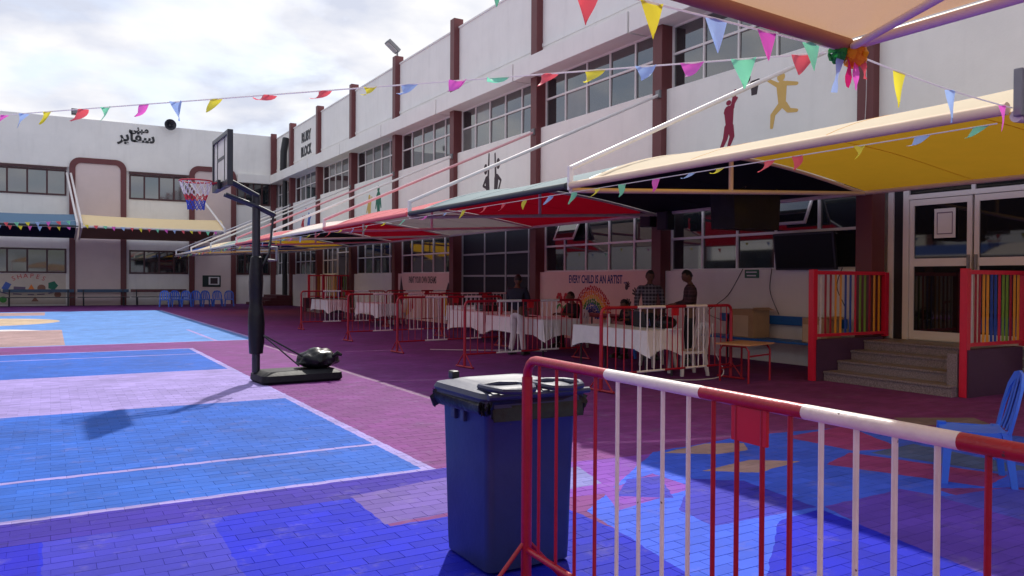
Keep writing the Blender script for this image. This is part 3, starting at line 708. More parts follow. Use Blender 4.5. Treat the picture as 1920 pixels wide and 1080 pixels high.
# SHAPES mural
sm = MB().box(-2.9, .75, BY-.012, BY-.001, .1, 1.78).build('mural_panel', mat('beige_mural_ground', (.60, .53, .45), .8, var=.05), bk)
for i, ch in enumerate('SHAPES'):
    a = (i-2.5)*.17
    M = yface(-1.02+1.6*math.sin(a), BY-.012, .13+1.6*math.cos(a)-.18) @ Matrix.Rotation(-a, 4, 'Z')
    text('mural_lettering', ch, .34, REDP, M, bk, .004)
Ms = yface(0, BY-.012, 0)
def rotp(p, c, a): return [(c[0]+x*math.cos(a)-y*math.sin(a), c[1]+x*math.sin(a)+y*math.cos(a)) for x, y in p]
def rectp(w, h): return [(-w/2, -h/2), (w/2, -h/2), (w/2, h/2), (-w/2, h/2)]
for m_, p in ((BLUP, rotp(rectp(.30, .42), (-2.05, 1.08), -.5)), (MAUV, rotp(rectp(.55, .28), (-1.45, .92), -.05)), (ORGP, [(-1.12, .78), (-.68, .78), (-.9, 1.2)]),
              (BRWP, circ((-.42, .98), .2)), (TEAL, circ((.12, 1.12), .26, 5)), (BRWP, circ((.36, .62), .17)), (GRNP, circ((-2.2, .36), .17)), (BRWP, [(-.9, .25), (-.55, .25), (-.72, .52)])):
    mural('shape_mural', [p], m_, Ms, bk)
for p in [rotp(rectp(.42, .06), (-2.15, .72), -.3), rotp(rectp(.4, .06), (-1.55, .66), -.05), rotp(rectp(.3, .06), (-.92, .62), 0), rotp(rectp(.36, .06), (-.45, .64), .05), rotp(rectp(.4, .06), (.1, .74), .3)]: mural('shape_caption_mural', [p], MAUV, Ms, bk)
pic = thing('notice_board', 'dark green notice board with a white framed picture on the pink far wall', 'notice board', (8.45, BY-.1, 1.4))
MB().box(7.95, 9.0, BY-.13, BY-.102, 1.05, 1.75, .006).build('board', mat('dark_green_board', srgb(22, 48, 46), .5), pic)
MB().box(8.30, 8.92, BY-.145, BY-.132, 1.18, 1.66).build('picture', PAPER, pic)
MB().box(8.40, 8.82, BY-.152, BY-.146, 1.24, 1.60).build('picture_print', INKP, pic)

# opposite block, behind the camera's left shoulder: what the window panes look onto
op = thing('school_building', 'white school block on the opposite side of the court', 'building', (-16, 12, 0))
MB().box(-24, -16.5, -20, 44, 0, 9).build('wall', WALL, op)
for i in range(12): MB().box(-16.5, -16.2, -18+i*5.4, -17.6+i*5.4, 0, 9.3).build('column', BROWN, op)
MB().box(-16.48, -16.3, -19, 43, 2, 3.4).build('window_band', GLASS, op); MB().box(-16.48, -16.3, -19, 43, 6, 7.4).build('window_band', GLASS, op)

# ------------------------------------------------------------------ shade canopies
def canopy_facade(ya, yb, colour, label, k, first=False):
    xf, xw, zf, zw, crown = 5.95, 12.12, 2.82, 3.15, .52
    t = thing('shade_canopy', label, 'canopy', (xw, ya, 0), 'shade canopies along the right block')
    def prof(u): return (xw+(xf-xw)*u, zw+(zf-zw)*u+crown*4*u*(1-u)*(.62+.78*u))
    P = []
    for i in range(25):
        u = i/24; x, z = prof(u); row = []
        for j in range(13):
            v = j/12; sag = .09*4*v*(1-v)*math.sin(math.pi*u)
            row.append((x, ya+.03+(yb-ya-.06)*v, z-sag+.012*math.sin(9*v+5*u+k)*math.sin(math.pi*u)))
        P.append(row)
    f = MB().grid(P)
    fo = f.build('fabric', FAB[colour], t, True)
    for sj in (4, 8):
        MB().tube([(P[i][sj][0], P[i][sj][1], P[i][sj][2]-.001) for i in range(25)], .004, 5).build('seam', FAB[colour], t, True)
    MB().tube([(xf-.02, ya+.05, zf+.03), (xf-.02, yb-.05, zf+.03)], .047, 12).build('front_beam', {'navy': mat('slate_beam', srgb(38, 46, 54), .5), 'red': mat('pink_beam', srgb(208, 90, 100), .5), 'yellow': mat('cream_wrapped_beam', srgb(226, 200, 172), .85, var=.08)}.get(colour, TUBE), t, True)
    MB().tube([(xw-.03, ya+.05, zw-.02), (xw-.03, yb-.05, zw-.02)], .04, 8).build('wall_beam', TUBE, t, True)
    if first or True:
        y = yb
        MB().tube([(xw, y, zw-.03), (xf, y, zf-.03)], .036, 10).build('tie_bar', TUBE, t, True)
        MB().tube([(prof(i/16)[0], y, prof(i/16)[1]-.03) for i in range(17)], .03, 8).build('arched_rib', TUBE, t, True)
        um = .52; x, z = prof(um); MB().tube([(x, y, z-.03), (x, y, zw+(zf-zw)*um-.03)], .035, 8).build('king_post', TUBE, t, True)
        MB().obox((xf, y, zf+.13), .07, .05, .32, bev=.01).build('bracket', TUBEW, t)
        MB().tube([(xf, y, zf+.26), (XC+.02, y-.04, 5.9)], .036, 10).build('strut', {'red': mat('pink_strut', srgb(226, 178, 182), .45), 'yellow': TUBEW}.get(colour, TUBEW), t, True)
        MB().obox((XC-.02, y-.04, 5.9), .08, .14, .18, bev=.01).build('strut_clamp', GREY, t)
    return t
CANY = [3.02, 8.6, 14.0, 19.45, 24.85, 30.25, 35.65, 41.1, 46.4]
CC = ['yellow', 'navy', 'red', 'cream', 'red', 'green', 'yellow', 'blue']
CL = ['yellow shade canopy over the entrance steps, nearest of the row', 'dark navy shade canopy over the two black screens', 'bright red shade canopy above the rainbow mural',
      'cream shade canopy between two red ones', 'red shade canopy beyond the cream one', 'dark green shade canopy beyond the second red one', 'yellow shade canopy far down the row', 'blue shade canopy at the far corner']
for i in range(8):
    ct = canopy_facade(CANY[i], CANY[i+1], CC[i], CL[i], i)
    if i == 0:
        MB().tube([(12.1, 3.02, 3.12), (5.95, 3.02, 2.79)], .045, 10).build('tie_bar', TUBE, ct, True)
        MB().obox((5.95, 2.99, 2.95), .09, .06, .34, bev=.01).build('bracket', GREY, ct)
        MB().tube([(5.95, 2.96, 3.08), (12.1, 3.02, 5.9)], .036, 10).build('strut', TUBEW, ct, True)
# canopies of the far block
def canopy_back(x0, x1, colour, label, k):
    yf, yw, zf, zw, crown = 46.0, 50.4, 4.2, 3.78, .78
    t = thing('shade_canopy', label, 'canopy', (x0, yw, 0), 'shade canopies along the far block')
    P = []
    for i in range(21):
        u = i/20; y = yw+(yf-yw)*u; z = zw+(zf-zw)*u+crown*4*u*(1-u)*(.5+u*1.1)
        P.append([(x0+.04+(x1-x0-.08)*j/12, y, z-.08*4*(j/12)*(1-j/12)*math.sin(math.pi*u)) for j in range(13)])
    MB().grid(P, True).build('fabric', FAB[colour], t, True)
    MB().tube([(x0, yf, zf), (x1, yf, zf)], .06, 10).build('front_beam', TUBE if colour != 'slate' else MATS['slate_beam'], t, True)
    for x in (x0+.05, x1-.05):
        MB().tube([(x, yw, zw-.05), (x, yf, zf-.05)], .045, 8).build('tie_bar', TUBE, t, True)
        MB().tube([(x, yf, zf+.15), (x-.4 if x < 5 else x-1.25, BY-.15, 7.4)], .055, 8).build('strut', TUBEW, t, True)
        MB().obox((x, yf, zf+.06), .1, .1, .3, bev=.01).build('bracket', TUBEW, t)
    return t
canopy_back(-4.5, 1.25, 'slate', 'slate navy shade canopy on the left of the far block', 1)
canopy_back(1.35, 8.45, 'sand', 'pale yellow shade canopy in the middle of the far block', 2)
# canopies of the opposite block (seen in the panes)
for i, c_ in enumerate(('blue', 'yellow', 'red', 'cream', 'blue', 'yellow')):
    t = thing('shade_canopy', ['blue', 'yellow', 'red', 'cream', 'second blue', 'second yellow'][i]+' shade canopy along the opposite block', 'canopy', (-16, -2+i*5.4, 0), 'shade canopies along the opposite block')
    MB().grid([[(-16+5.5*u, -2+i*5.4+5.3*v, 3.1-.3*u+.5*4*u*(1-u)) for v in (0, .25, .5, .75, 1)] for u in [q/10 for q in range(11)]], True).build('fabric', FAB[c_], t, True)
    MB().tube([(-10.5, -2+i*5.4, 2.8), (-10.5, 3.3+i*5.4, 2.8)], .06, 8).build('front_beam', TUBE, t, True)
# near tan canopy over the camera
tn = thing('shade_canopy', 'tan shade canopy overhead at the top right with ribbons tied to its corner', 'canopy', (3.58, 2.65, 0))
cx, cy_, cz = 3.58, 2.65, 2.83
P = []
for i in range(23):
    u = i/22; x = cx-5.8*u; row = []; ye = cy_-.08*(cx-x)
    for j in range(23):
        v = j/22; y = ye-6.5*v
        h = min(1-math.exp(-3.2*min(u, 1-u)), 1-math.exp(-3.2*min(v, 1-v)))
        row.append((x, y, cz+.03+.95*h))
    P.append(row)
MB().grid(P, True).build('fabric', FAB['tan'], tn, True)
MB().tube([(cx+.02, cy_+.02, cz), (cx+.02, cy_-6.5, cz)], .028, 12).build('front_beam', mat('warm_white_tube', (.80, .73, .64), .5, var=.08, scale=4), tn, True)
MB().tube([(cx+.03, cy_, cz), (cx-5.8, cy_-.464, cz)], .036, 12).build('end_beam', mat('tan_wrapped_beam', srgb(166, 122, 96), .75, var=.08), tn, True)
MB().tube([(cx-.02, cy_-.05, cz-.02), (cx-1.5, cy_-3.2, cz-.02)], .020, 10).build('rib', MATS['warm_white_tube'], tn, True)
for (px_, py_) in ((cx, cy_-6.5), (cx-5.8, cy_-6.5), (cx-5.8, cy_-.464)): MB().tube([(px_, py_, 0), (px_, py_, cz)], .06, 10).build('post', TUBEW, tn, True)
rb = thing('ribbon_bunch', 'bunch of coloured crepe ribbons tied at the tan canopy corner', 'ribbons', (3.58, 2.62, 2.8))
def scrunch(c, rad, material, seed, n=5):
    rr = random.Random(seed); mb = MB()
    for q in range(n):
        pts = []; a0 = rr.uniform(0, 6.28); ax = Vector((rr.uniform(-1, 1), rr.uniform(-1, 1), rr.uniform(-1, 1))).normalized()
        u = ax.orthogonal().normalized(); w = ax.cross(u)
        P = []
        for i in range(13):
            a = a0+i*.42; p = Vector(c)+(u*math.cos(a)+w*math.sin(a))*rad*rr.uniform(.8, 1.05)
            P.append([p-ax*.022, p, p+ax*.022+u*.006])
        mb.grid(P)
    return mb.build('ribbon', material, rb, True)
scrunch((3.54, 2.67, 2.79), .055, mat('green_crepe', srgb(50, 170, 80), .7, trans=.3), 1)
scrunch((3.60, 2.62, 2.77), .062, mat('amber_crepe', srgb(245, 176, 40), .7, trans=.3), 2, 7)
scrunch((3.585, 2.63, 2.80), .035, mat('dark_red_crepe', srgb(170, 20, 40), .7, trans=.2), 3, 3)
for dx_, m_, l, s_ in ((-.07, FLAG['blue'], .20, .05), (-.02, mat('magenta_crepe', srgb(226, 30, 120), .6, trans=.3), .17, .02), (.01, FLAG['pink'], .18, 0), (.04, FLAG['red'], .12, -.03)):
    P = [[(3.58+dx_*.86-s_*i/6+.022*a*(1-.25*i/6), 2.61-dx_*.5+.008*math.sin(i*1.3+dx_*40)*a, 2.77-l*i/6) for a in (-1, 0, 1)] for i in range(7)]
    MB().grid(P).build('ribbon_tail', m_, rb, True)

# ------------------------------------------------------------------ bunting
def bunting(A, B, ts, cols, size, label, sag=.0, wind=(-.3, .3, 0), seed=1, gust=None, r=.005, bend=(.1, 1.1)):
    A = Vector(A); B = Vector(B); rr = random.Random(seed)
    t = thing('bunting', label, 'bunting', A)
    pt = lambda u: A.lerp(B, u)-Vector((0, 0, sag*4*u*(1-u)))
    MB().tube([pt(i/30) for i in range(31)], r, 6).build('string', CORD, t, True)
    d = (B-A).normalized(); wv = Vector(wind)
    for i, u in enumerate(ts):
        c = cols[i % len(cols)] if isinstance(cols, (list, tuple)) else cols
        s_ = size*rr.uniform(.88, 1.1); w = s_*.40; p = pt(u); P = []
        lift = rr.uniform(*bend)+(gust(u) if gust else 0); sw = rr.uniform(-.25, .25)
        pos = Vector((0, 0, 0)); ang = 0; tw = rr.uniform(-.9, .9); cv = rr.uniform(-.03, .03)
        for k in range(7):
            f = k/6; hw = w*(1-f)+.002
            curl = .012*math.sin(f*4+i)+cv*(1-f)
            wn_ = wv.normalized(); dd = (d*math.cos(tw*f)+wn_*math.sin(tw*f))
            P.append([p+pos-dd*hw+wn_*curl, p+pos-dd*hw*.5-wn_*curl*.1, p+pos-wn_*curl*.5, p+pos+dd*hw*.5-wn_*curl*.1, p+pos+dd*hw+wn_*curl])
            ang = lift*(.35+.9*f)
            pos = pos+(Vector((0, 0, -1))*math.cos(ang)+wv.normalized()*math.sin(ang)+d*sw*.5)*(s_/6)
        MB().grid(P).build('flag', FLAG[c], t, True)
    return t
p_, b_, y_, r_, g_ = 'pink', 'blue', 'yellow', 'red', 'green'
bunting((3.58, 2.65, 2.80), (-1.6, 10.6, 3.2), [.022, .055, .085, .113, .147, .18, .215, .245, .288, .32, .365, .422, .478, .52, .562, .61, .647, .693, .735, .765, .80, .84],
        [r_, g_, p_, b_, y_, r_, g_, p_, b_, y_, r_, r_, y_, b_, p_, g_, r_, y_, b_, p_, g_, r_], .155, 'long string of bunting crossing the court from the ribbon bunch to the left edge', wind=(-.55, -.25, .05), seed=5, bend=(.0, .9), gust=lambda u: 1.0 if .07 < u < .45 else .1)
bunting((3.58, 2.66, 2.80), (-1.0, 2.52, 2.78), [.061, .134, .209, .294, .373, .46, .55], [g_, p_, b_, y_, r_], .175, 'short bunting string hanging along the edge of the tan canopy', wind=(-.5, -.5, 0), seed=8, bend=(.2, .5))
bunting((3.60, 2.64, 2.79), (5.94, 3.04, 2.85), [.235, .55, .93], [y_, b_, p_], .20, 'short bunting string between the tan canopy corner and the yellow canopy', sag=.02, wind=(.3, .5, 0), seed=11, bend=(.0, .35))
ts = [.003, .013, .025, .04, .048, .062, .072, .085, .098, .11, .122, .135, .15, .163, .177, .195, .21, .228, .253, .275, .3]+[.3+.02*i for i in range(1, 34)]
bunting((5.86, 3.1, 2.74), (5.86, 46.5, 2.74), ts, [g_, b_, y_, r_, r_, y_, b_, p_, g_, y_], .155, 'bunting tied along the front beam of the right canopy row', wind=(-.5, .25, 0), seed=21, bend=(.1, 1.7))
bunting((-4.4, 45.9, 4.28), (1.2, 45.9, 4.5), [.05+.08*i for i in range(12)], [r_, g_, y_, b_, p_], .26, 'upper bunting across the slate navy canopy', sag=.1, wind=(.2, -.5, 0), seed=31)
bunting((-4.4, 45.88, 4.15), (1.2, 45.88, 4.15), [.03+.075*i for i in range(13)], [p_, b_, r_, y_], .24, 'lower bunting along the beam of the slate navy canopy', sag=.02, wind=(.2, -.5, 0), seed=32)
bunting((1.4, 45.88, 4.3), (8.4, 45.88, 4.15), [.03+.06*i for i in range(16)], [y_, r_, g_, p_, b_, r_], .24, 'bunting along the beam of the pale yellow canopy', sag=.04, wind=(.2, -.5, 0), seed=33)

# ------------------------------------------------------------------ crowd barriers
def make_barrier():
    H, Lb = 1.2, 2.84; t = thing('crowd_barrier', 'x', 'barrier', (0, 0, 0), 'red and white crowd barriers')
    rt, rad = .0235, .09
    seg = [0, .70, 1.29, 1.75, 2.24, Lb]
    for i in range(5):
        m_ = RED if i % 2 == 0 else WHT
        a, b = seg[i], seg[i+1]
        if i == 0: pts = [(0, 0, H-rad)]+[(rad-rad*math.cos(R(q)), 0, H-rad+rad*math.sin(R(q))) for q in (22, 45, 68, 90)]+[(b, 0, H)]
        elif i == 4: pts = [(a, 0, H)]+[(Lb-rad+rad*math.sin(R(q)), 0, H-rad+rad*math.cos(R(q))) for q in (0, 22, 45, 68, 90)]
        else: pts = [(a, 0, H), (b, 0, H)]
        MB().tube(pts, rt, 14).build('top_rail', m_, t, True)
        aa = a if i else .0; MB().tube([(aa, 0, .24), (b, 0, .24)], .017, 10).build('bottom_rail', m_, t, True)
    for x in (0, Lb):
        MB().tube([(x, 0, .02), (x, 0, H-rad)], rt*1.15, 14).build('post', RED, t, True)
        f = MB().tube([(x, -.27, .024), (x, .27, .024)], .018, 8); f.tube([(x, -.24, .03), (x, -.02, .27)], .011, 8); f.tube([(x, .24, .03), (x, .02, .27)], .011, 8)
        f.build('foot', RED, t, True)
    for i in range(5):
        for k in range(4):
            x = seg[i]+(seg[i+1]-seg[i])*(k+(.75 if i == 0 else .5))/(4.3 if i in (0, 4) else 4)
            MB().tube([(x, 0, .24), (x, 0, H)], .0085, 8).build('baluster', RED if i % 2 == 0 else WHT, t, True)
    MB().box(1.44, 1.60, -.006, .006, 1.06, 1.178, .002).build('plate', mat('red_plate', srgb(186, 14, 30), .4, var=.06), t)
    return t
bar = make_barrier(); bar.location = (2.07, 3.36, 0); bar.rotation_euler = (0, 0, R(-92.5))
bar['label'] = 'large red and white crowd barrier in the right foreground beside the bin'
for x, y, a, l in ((6.78, 9.0, 5, 'crowd barrier in front of the table with the laptop, second nearest'), (6.45, 12.63, 7, 'crowd barrier in front of the man in pale trousers'),
                   (6.46, 15.85, 8, 'crowd barrier left of the man in pale trousers, third from the far end'), (6.56, 19.4, 7, 'crowd barrier second from the far end of the row'),
                   (6.74, 24.4, 3, 'crowd barrier at the far end of the row by the colourful railing'),
                   (9.75, 24.9, 2, 'crowd barrier set back against the wall behind the far tables'), (9.35, 19.9, 4, 'crowd barrier set back before the painted dreams mural')):
    dup(bar, (x, y, 0), R(a), l)

# ------------------------------------------------------------------ entrance steps and coloured railings
def steps(yo, label, xo=0):
    t = thing('entrance_steps', label, 'steps', (11.3+xo, 7.4+yo, 0))
    for i in range(4):
        x = 10.76+.34*i+xo; top = .155*(i+1)
        MB().box(x, 12.64+xo*0, 6.26+yo, 8.34+yo, top-.155+(.0 if i == 0 else .001), top-.035).build('riser', GRAN, t)
        MB().box(x-.025, 12.54, 6.26+yo, 8.34+yo, top-.034, top, .008).build('tread', GRAN, t)
    for y in (6.18, 8.42):
        MB().box((10.9 if y < 7 else 10.6)+xo, 12.3, y-.07+yo, y+.07+yo, 0, .66).build('side_wall', PURW, t)
    MB().box(10.88+xo, 10.96+xo, 6.255+yo, 6.40+yo, 0, .60).build('granite_edge', GRAN, t)
    return t
steps(0, 'four grey granite steps up to the glazed entrance'); steps(29.6, 'dark granite steps at the far entrance behind the railings')
def railing(y, label, a=10.93, b=12.45, grp='coloured railings beside the steps'):
    t = thing('railing', label, 'railing', (a, y, 0), grp)
    z0, z1 = .70, 1.76
    MB().box(a-.05, a+.05, y-.05, y+.05, 0, z1+.03, .006).build('post', PINKR, t); MB().box(b-.05, b+.05, y-.04, y+.04, .66, z1, .006).build('post', PINKR, t)
    MB().box(a+.05, b-.05, y-.03, y+.03, z1-.05, z1+.01, .005).build('top_rail', PINKR, t); MB().box(a+.05, b-.05, y-.025, y+.025, z0, z0+.05, .005).build('bottom_rail', PINKR, t)
    seq = [WHT, RED, RED, ORG, ORG, BLUB, BLUB, PINKR, GRNB, GRNB, RED, ORG, ORG]
    for i, m_ in enumerate(seq):
        x = a+.05+(b-a-.1)*(i+1)/(len(seq)+1); MB().box(x-.012, x+.012, y-.012, y+.012, z0+.05, z1-.05).build('bar', m_, t)
    return t
railing(8.42, 'coloured bar railing on the left of the granite steps', 10.58); railing(6.18, 'coloured bar railing on the right of the granite steps')
railing(38.2, 'coloured bar railing at the far entrance, left one'); railing(35.8, 'coloured bar railing at the far entrance, right one')
cs = thing('entrance_steps', 'dark maroon steps in the far corner beside the drain pipe', 'steps', (11, 47.5, 0))
for i in range(4): MB().box(10.3+.35*i, 12.2, 46.2, 49.5, .15*i+.001, .15*(i+1), .01).build('step', mat('maroon_step_paint', srgb(84, 30, 44), .6, var=.1), cs)

# ------------------------------------------------------------------ wheelie bin
bn = thing('wheelie_bin', 'navy wheelie bin with a black liner under its lid, left of the big barrier', 'bin', (2.29, 3.93, 0))
def rrect(hx, hy, r, n=5):
    o = []
    for sx, sy, a0 in ((1, 1, 0), (-1, 1, 90), (-1, -1, 180), (1, -1, 270)):
        for i in range(n+1):
            a = R(a0+90*i/n); o.append((sx*(hx-r)+r*math.cos(a), sy*(hy-r)+r*math.sin(a)))
    return o
def loft(rings, cap=True):
    mb = MB(); n = len(rings[0][0])
    for pts, z in rings: mb.v += [(x, y, z) for x, y in pts]
    for i in range(len(rings)-1):
        for j in range(n): mb.f.append((i*n+j, i*n+(j+1) % n, (i+1)*n+(j+1) % n, (i+1)*n+j))
    if cap: mb.f.append(tuple(range(n))[::-1]); mb.f.append(tuple((len(rings)-1)*n+j for j in range(n)))
    return mb
T = Matrix.Translation((2.29, 3.93, 0)) @ Matrix.Diagonal((.95, .95, .95, 1))
body = loft([(rrect(.280, .274, .05), .02), (rrect(.284, .278, .05), .10), (rrect(.296, .290, .05), .60), (rrect(.305, .300, .05), .93), (rrect(.315, .312, .05), .955), (rrect(.318, .315, .05), .99)])
MB().merge(body, T).build('body', BINM, bn, True)
rim = loft([(rrect(.325, .322, .05), .955), (rrect(.345, .342, .05), .965), (rrect(.345, .342, .05), 1.005), (rrect(.33, .33, .05), 1.012)])
MB().merge(rim, T).build('rim', BINL, bn, True)
lid = loft([(rrect(.352, .348, .06), 1.008), (rrect(.356, .352, .06), 1.02), (rrect(.345, .34, .07), 1.048), (rrect(.27, .27, .08), 1.066), (rrect(.235, .235, .08), 1.074), (rrect(.22, .22, .08), 1.068)])
MB().merge(lid, T).build('lid', BINL, bn, True)
for sx in (-.165, .165):
    loop = [(sx-.125, -.18, 1.07), (sx-.135, -.33, 1.075), (sx-.10, -.40, 1.07), (sx, -.42, 1.065), (sx+.10, -.40, 1.07), (sx+.135, -.33, 1.075), (sx+.125, -.18, 1.07), (sx, -.16, 1.075)]
    MB().merge(MB().tube(loop, .019, 8, closed=True), T).build('handle', BINL, bn, True)
MB().merge(MB().tube([(-.34, -.37, 1.035), (.34, -.37, 1.035)], .018, 8), T).build('hinge_bar', BINL, bn, True)
MB().merge(MB().obox((-.22, .30, 1.085), .05, .07, .05, bev=.012), T).build('lid_knob', BLACK, bn)
for sy in (.12, .0): MB().merge(MB().obox((-.312, sy-.02, .90), .03, .05, .10, bev=.006), T).build('lift_lug', BINM, bn)
rr = random.Random(4)
skirt = []
for zi, (z, o) in enumerate(((1.0, .010), (.98, .016), (.955, .02), (.925, .010))):
    ring = []
    pts = rrect(.338+o, .334+o, .06, 12)
    for j, (x, y) in enumerate(pts):
        k = .007*math.sin(j*1.9+zi)+.006*math.sin(j*.7+2*zi); l = math.hypot(x, y)
        ring.append((x*(1+k/l*2), y*(1+k/l*2), z+(-.035*max(0, math.sin(j*.33+1)) if zi == 3 else 0)+rr.uniform(-.006, .006)))
    skirt.append(ring)
mb = MB(); n = len(skirt[0])
for r_i in skirt: mb.v += r_i
for i in range(3):
    for j in range(n): mb.f.append((i*n+j, (i+1)*n+j, (i+1)*n+(j+1) % n, i*n+(j+1) % n))
MB().merge(mb, T).build('bin_liner', BAG, bn, True)
for sx in (-.27, .27):
    wh = MB().lathe([(.03, -.03), (.10, -.03), (.105, -.015), (.105, .015), (.10, .03), (.03, .03)], n=20)
    MB().merge(wh, T @ Matrix.Translation((sx*.6, .19, .107)) @ Matrix.Rotation(R(90), 4, 'Y')).build('wheel', BLACK, bn, True)
MB().merge(MB().box(-.2, .2, -.2, -.1, 0, .03, .005), T).build('front_foot', BINM, bn)

# ------------------------------------------------------------------ basketball stand
bs = thing('basketball_stand', 'black portable basketball stand on the court with padded pole', 'basketball hoop', (2.8, 12.5, 0))
px_, py_ = 2.73, 12.5
bb = loft([(rrect(.61, .34, .10), .0), (rrect(.64, .37, .10), .04), (rrect(.63, .36, .10), .13), (rrect(.55, .28, .10), .18)])
MB().merge(bb, Matrix.Translation((3.33, 12.3, 0)) @ Matrix.Rotation(R(4), 4, 'Z')).build('base', mat('matt_black_base', (.009, .009, .013), .6, var=.3, scale=4, bump=.3, bscale=9, spec=.25), bs, True)
MB().tube([(px_, py_-.1, .15), (px_, py_-.1, 2.88)], .062, 12).build('pole', BLKM, bs, True)
yp = py_-.1
pad = [(0, .42), (.10, .44), (.115, .6), (.125, .9), (.115, 1.1), (.092, 1.22), (.10, 1.32), (.105, 1.55), (.10, 1.75), (.085, 1.92), (.06, 1.94)]
pm = MB(); n = 18
for i, (r0, z) in enumerate(pad):
    for j in range(n):
        a = 2*math.pi*j/n; r1 = r0*(1+.05*math.sin(3*a+i*.9)+.03*math.sin(7*a+i*2)); pm.v.append((px_+r1*math.cos(a), yp+r1*math.sin(a), z))
for i in range(len(pad)-1):
    for j in range(n): pm.f.append((i*n+j, i*n+(j+1) % n, (i+1)*n+(j+1) % n, (i+1)*n+j))
pm.build('pole_pad', BAG, bs, True)
xb = 2.22
for dy in (-.07, .07):
    MB().tube([(px_+.02, yp+dy, 2.86), (xb+.05, yp+dy, 3.10)], .028, 8).build('upper_arm', BLKM, bs, True)
    MB().tube([(xb+.05, yp+dy, 2.86), (px_, yp+dy, 2.70), (px_+.27, yp+dy, 2.58)], .028, 8).build('lower_arm', BLKM, bs, True)
MB().tube([(px_+.26, yp, 2.60), (px_+.20, yp, 2.0), (px_+.07, yp, 1.75)], .018, 8).build('adjuster_rod', BLKM, bs, True)
MB().tube([(px_+.20, yp, 2.08), (px_+.31, yp, 2.08), (px_+.31, yp, 1.88), (px_+.18, yp, 1.88)], .022, 8).build('adjuster_handle', GREY, bs, True)
MB().tube([(px_+.06, yp, .75), (px_+.95, yp-.12, .22)], .014, 6).build('brace', BLKM, bs, True); MB().tube([(px_+.06, yp-.05, .75), (px_+.6, yp-.25, .24)], .012, 6).build('brace', BLKM, bs, True)
y0_, y1_, z0_, z1_ = 11.78, 13.02, 2.93, 3.74
fr = MB(); fr.box(xb-.03, xb+.05, y0_, y0_+.06, z0_, z1_, .01); fr.box(xb-.03, xb+.05, y1_-.06, y1_, z0_, z1_, .01)
fr.box(xb-.029, xb+.049, y0_+.055, y1_-.055, z1_-.07, z1_, .01); fr.box(xb-.029, xb+.049, y0_+.055, y1_-.055, z0_, z0_+.1, .01)
fr.build('backboard_frame', BLKM, bs)
MB().box(xb-.005, xb+.01, y0_+.05, y1_-.05, z0_+.09, z1_-.06).build('backboard', ACRY, bs)
inn = MB()
for yy in (12.12, 12.68): inn.box(xb-.012, xb-.0055, yy-.02, yy+.02, z0_+.1, z1_-.07)
inn.box(xb-.0125, xb-.0055, 12.14, 12.66, 3.36, 3.41)
inn.build('target_lines', BLKM, bs)
MB().box(xb-.08, xb-.031, 12.27, 12.53, 2.92, 3.06, .01).build('rim_bracket', BLKM, bs)
rc = Vector((xb-.36, 12.4, 3.03))
MB().tube([rc+Vector((.23*math.cos(2*math.pi*i/28), .23*math.sin(2*math.pi*i/28), 0)) for i in range(28)], .012, 8, closed=True).build('rim', RIM, bs, True)
MB().tube([(xb-.06, 12.32, 3.02), (xb-.16, 12.32, 3.0)], .012, 6).tube([(xb-.06, 12.48, 3.02), (xb-.16, 12.48, 3.0)], .012, 6).build('rim_stay', RIM, bs, True)
ns_ = 12; lev = [(.23, 0), (.20, -.10), (.165, -.2), (.135, -.28), (.12, -.35), (.115, -.42)]
def netp(i, k):
    a = 2*math.pi*(i+(.5 if k % 2 else 0))/ns_; r0, z = lev[k]; return rc+Vector((r0*math.cos(a), r0*math.sin(a), z))
for (ks, m_) in (((0, 1), NETW), ((2,), NETR), ((3, 4), NETB)):
    nb = MB()
    for k in ks:
        for i in range(ns_):
            p0 = netp(i, k)
            for d in ((0, 1) if k % 2 else (0, -1)): nb.tube([p0, netp(i+d, k+1)], .006, 5)
    nb.build('net', m_, bs, True)
bg_ = thing('sandbag', 'black plastic bag of ballast lying on the basketball base', 'bag', (3.68, 12.35, .18))
bm = bmesh.new(); bmesh.ops.create_icosphere(bm, subdivisions=4, radius=1)
rr = random.Random(9)
from mathutils import noise
for v in bm.verts:
    nn = noise.noise(v.co*2.3)*.16+noise.noise(v.co*6)*.06
    v.co = Vector((3.68+v.co.x*.33*(1+nn), 12.35+v.co.y*.27*(1+nn), .29+(v.co.z*.20*(1+nn) if v.co.z > 0 else v.co.z*.115)))
MB().add_bm(bm).build('bag_body', BAG, bg_, True)
MB().tube([(3.86, 12.15, .36), (3.92, 12.08, .42), (3.98, 12.06, .39)], [.03, .045, .02], 8).build('knot', BAG, bg_, True)

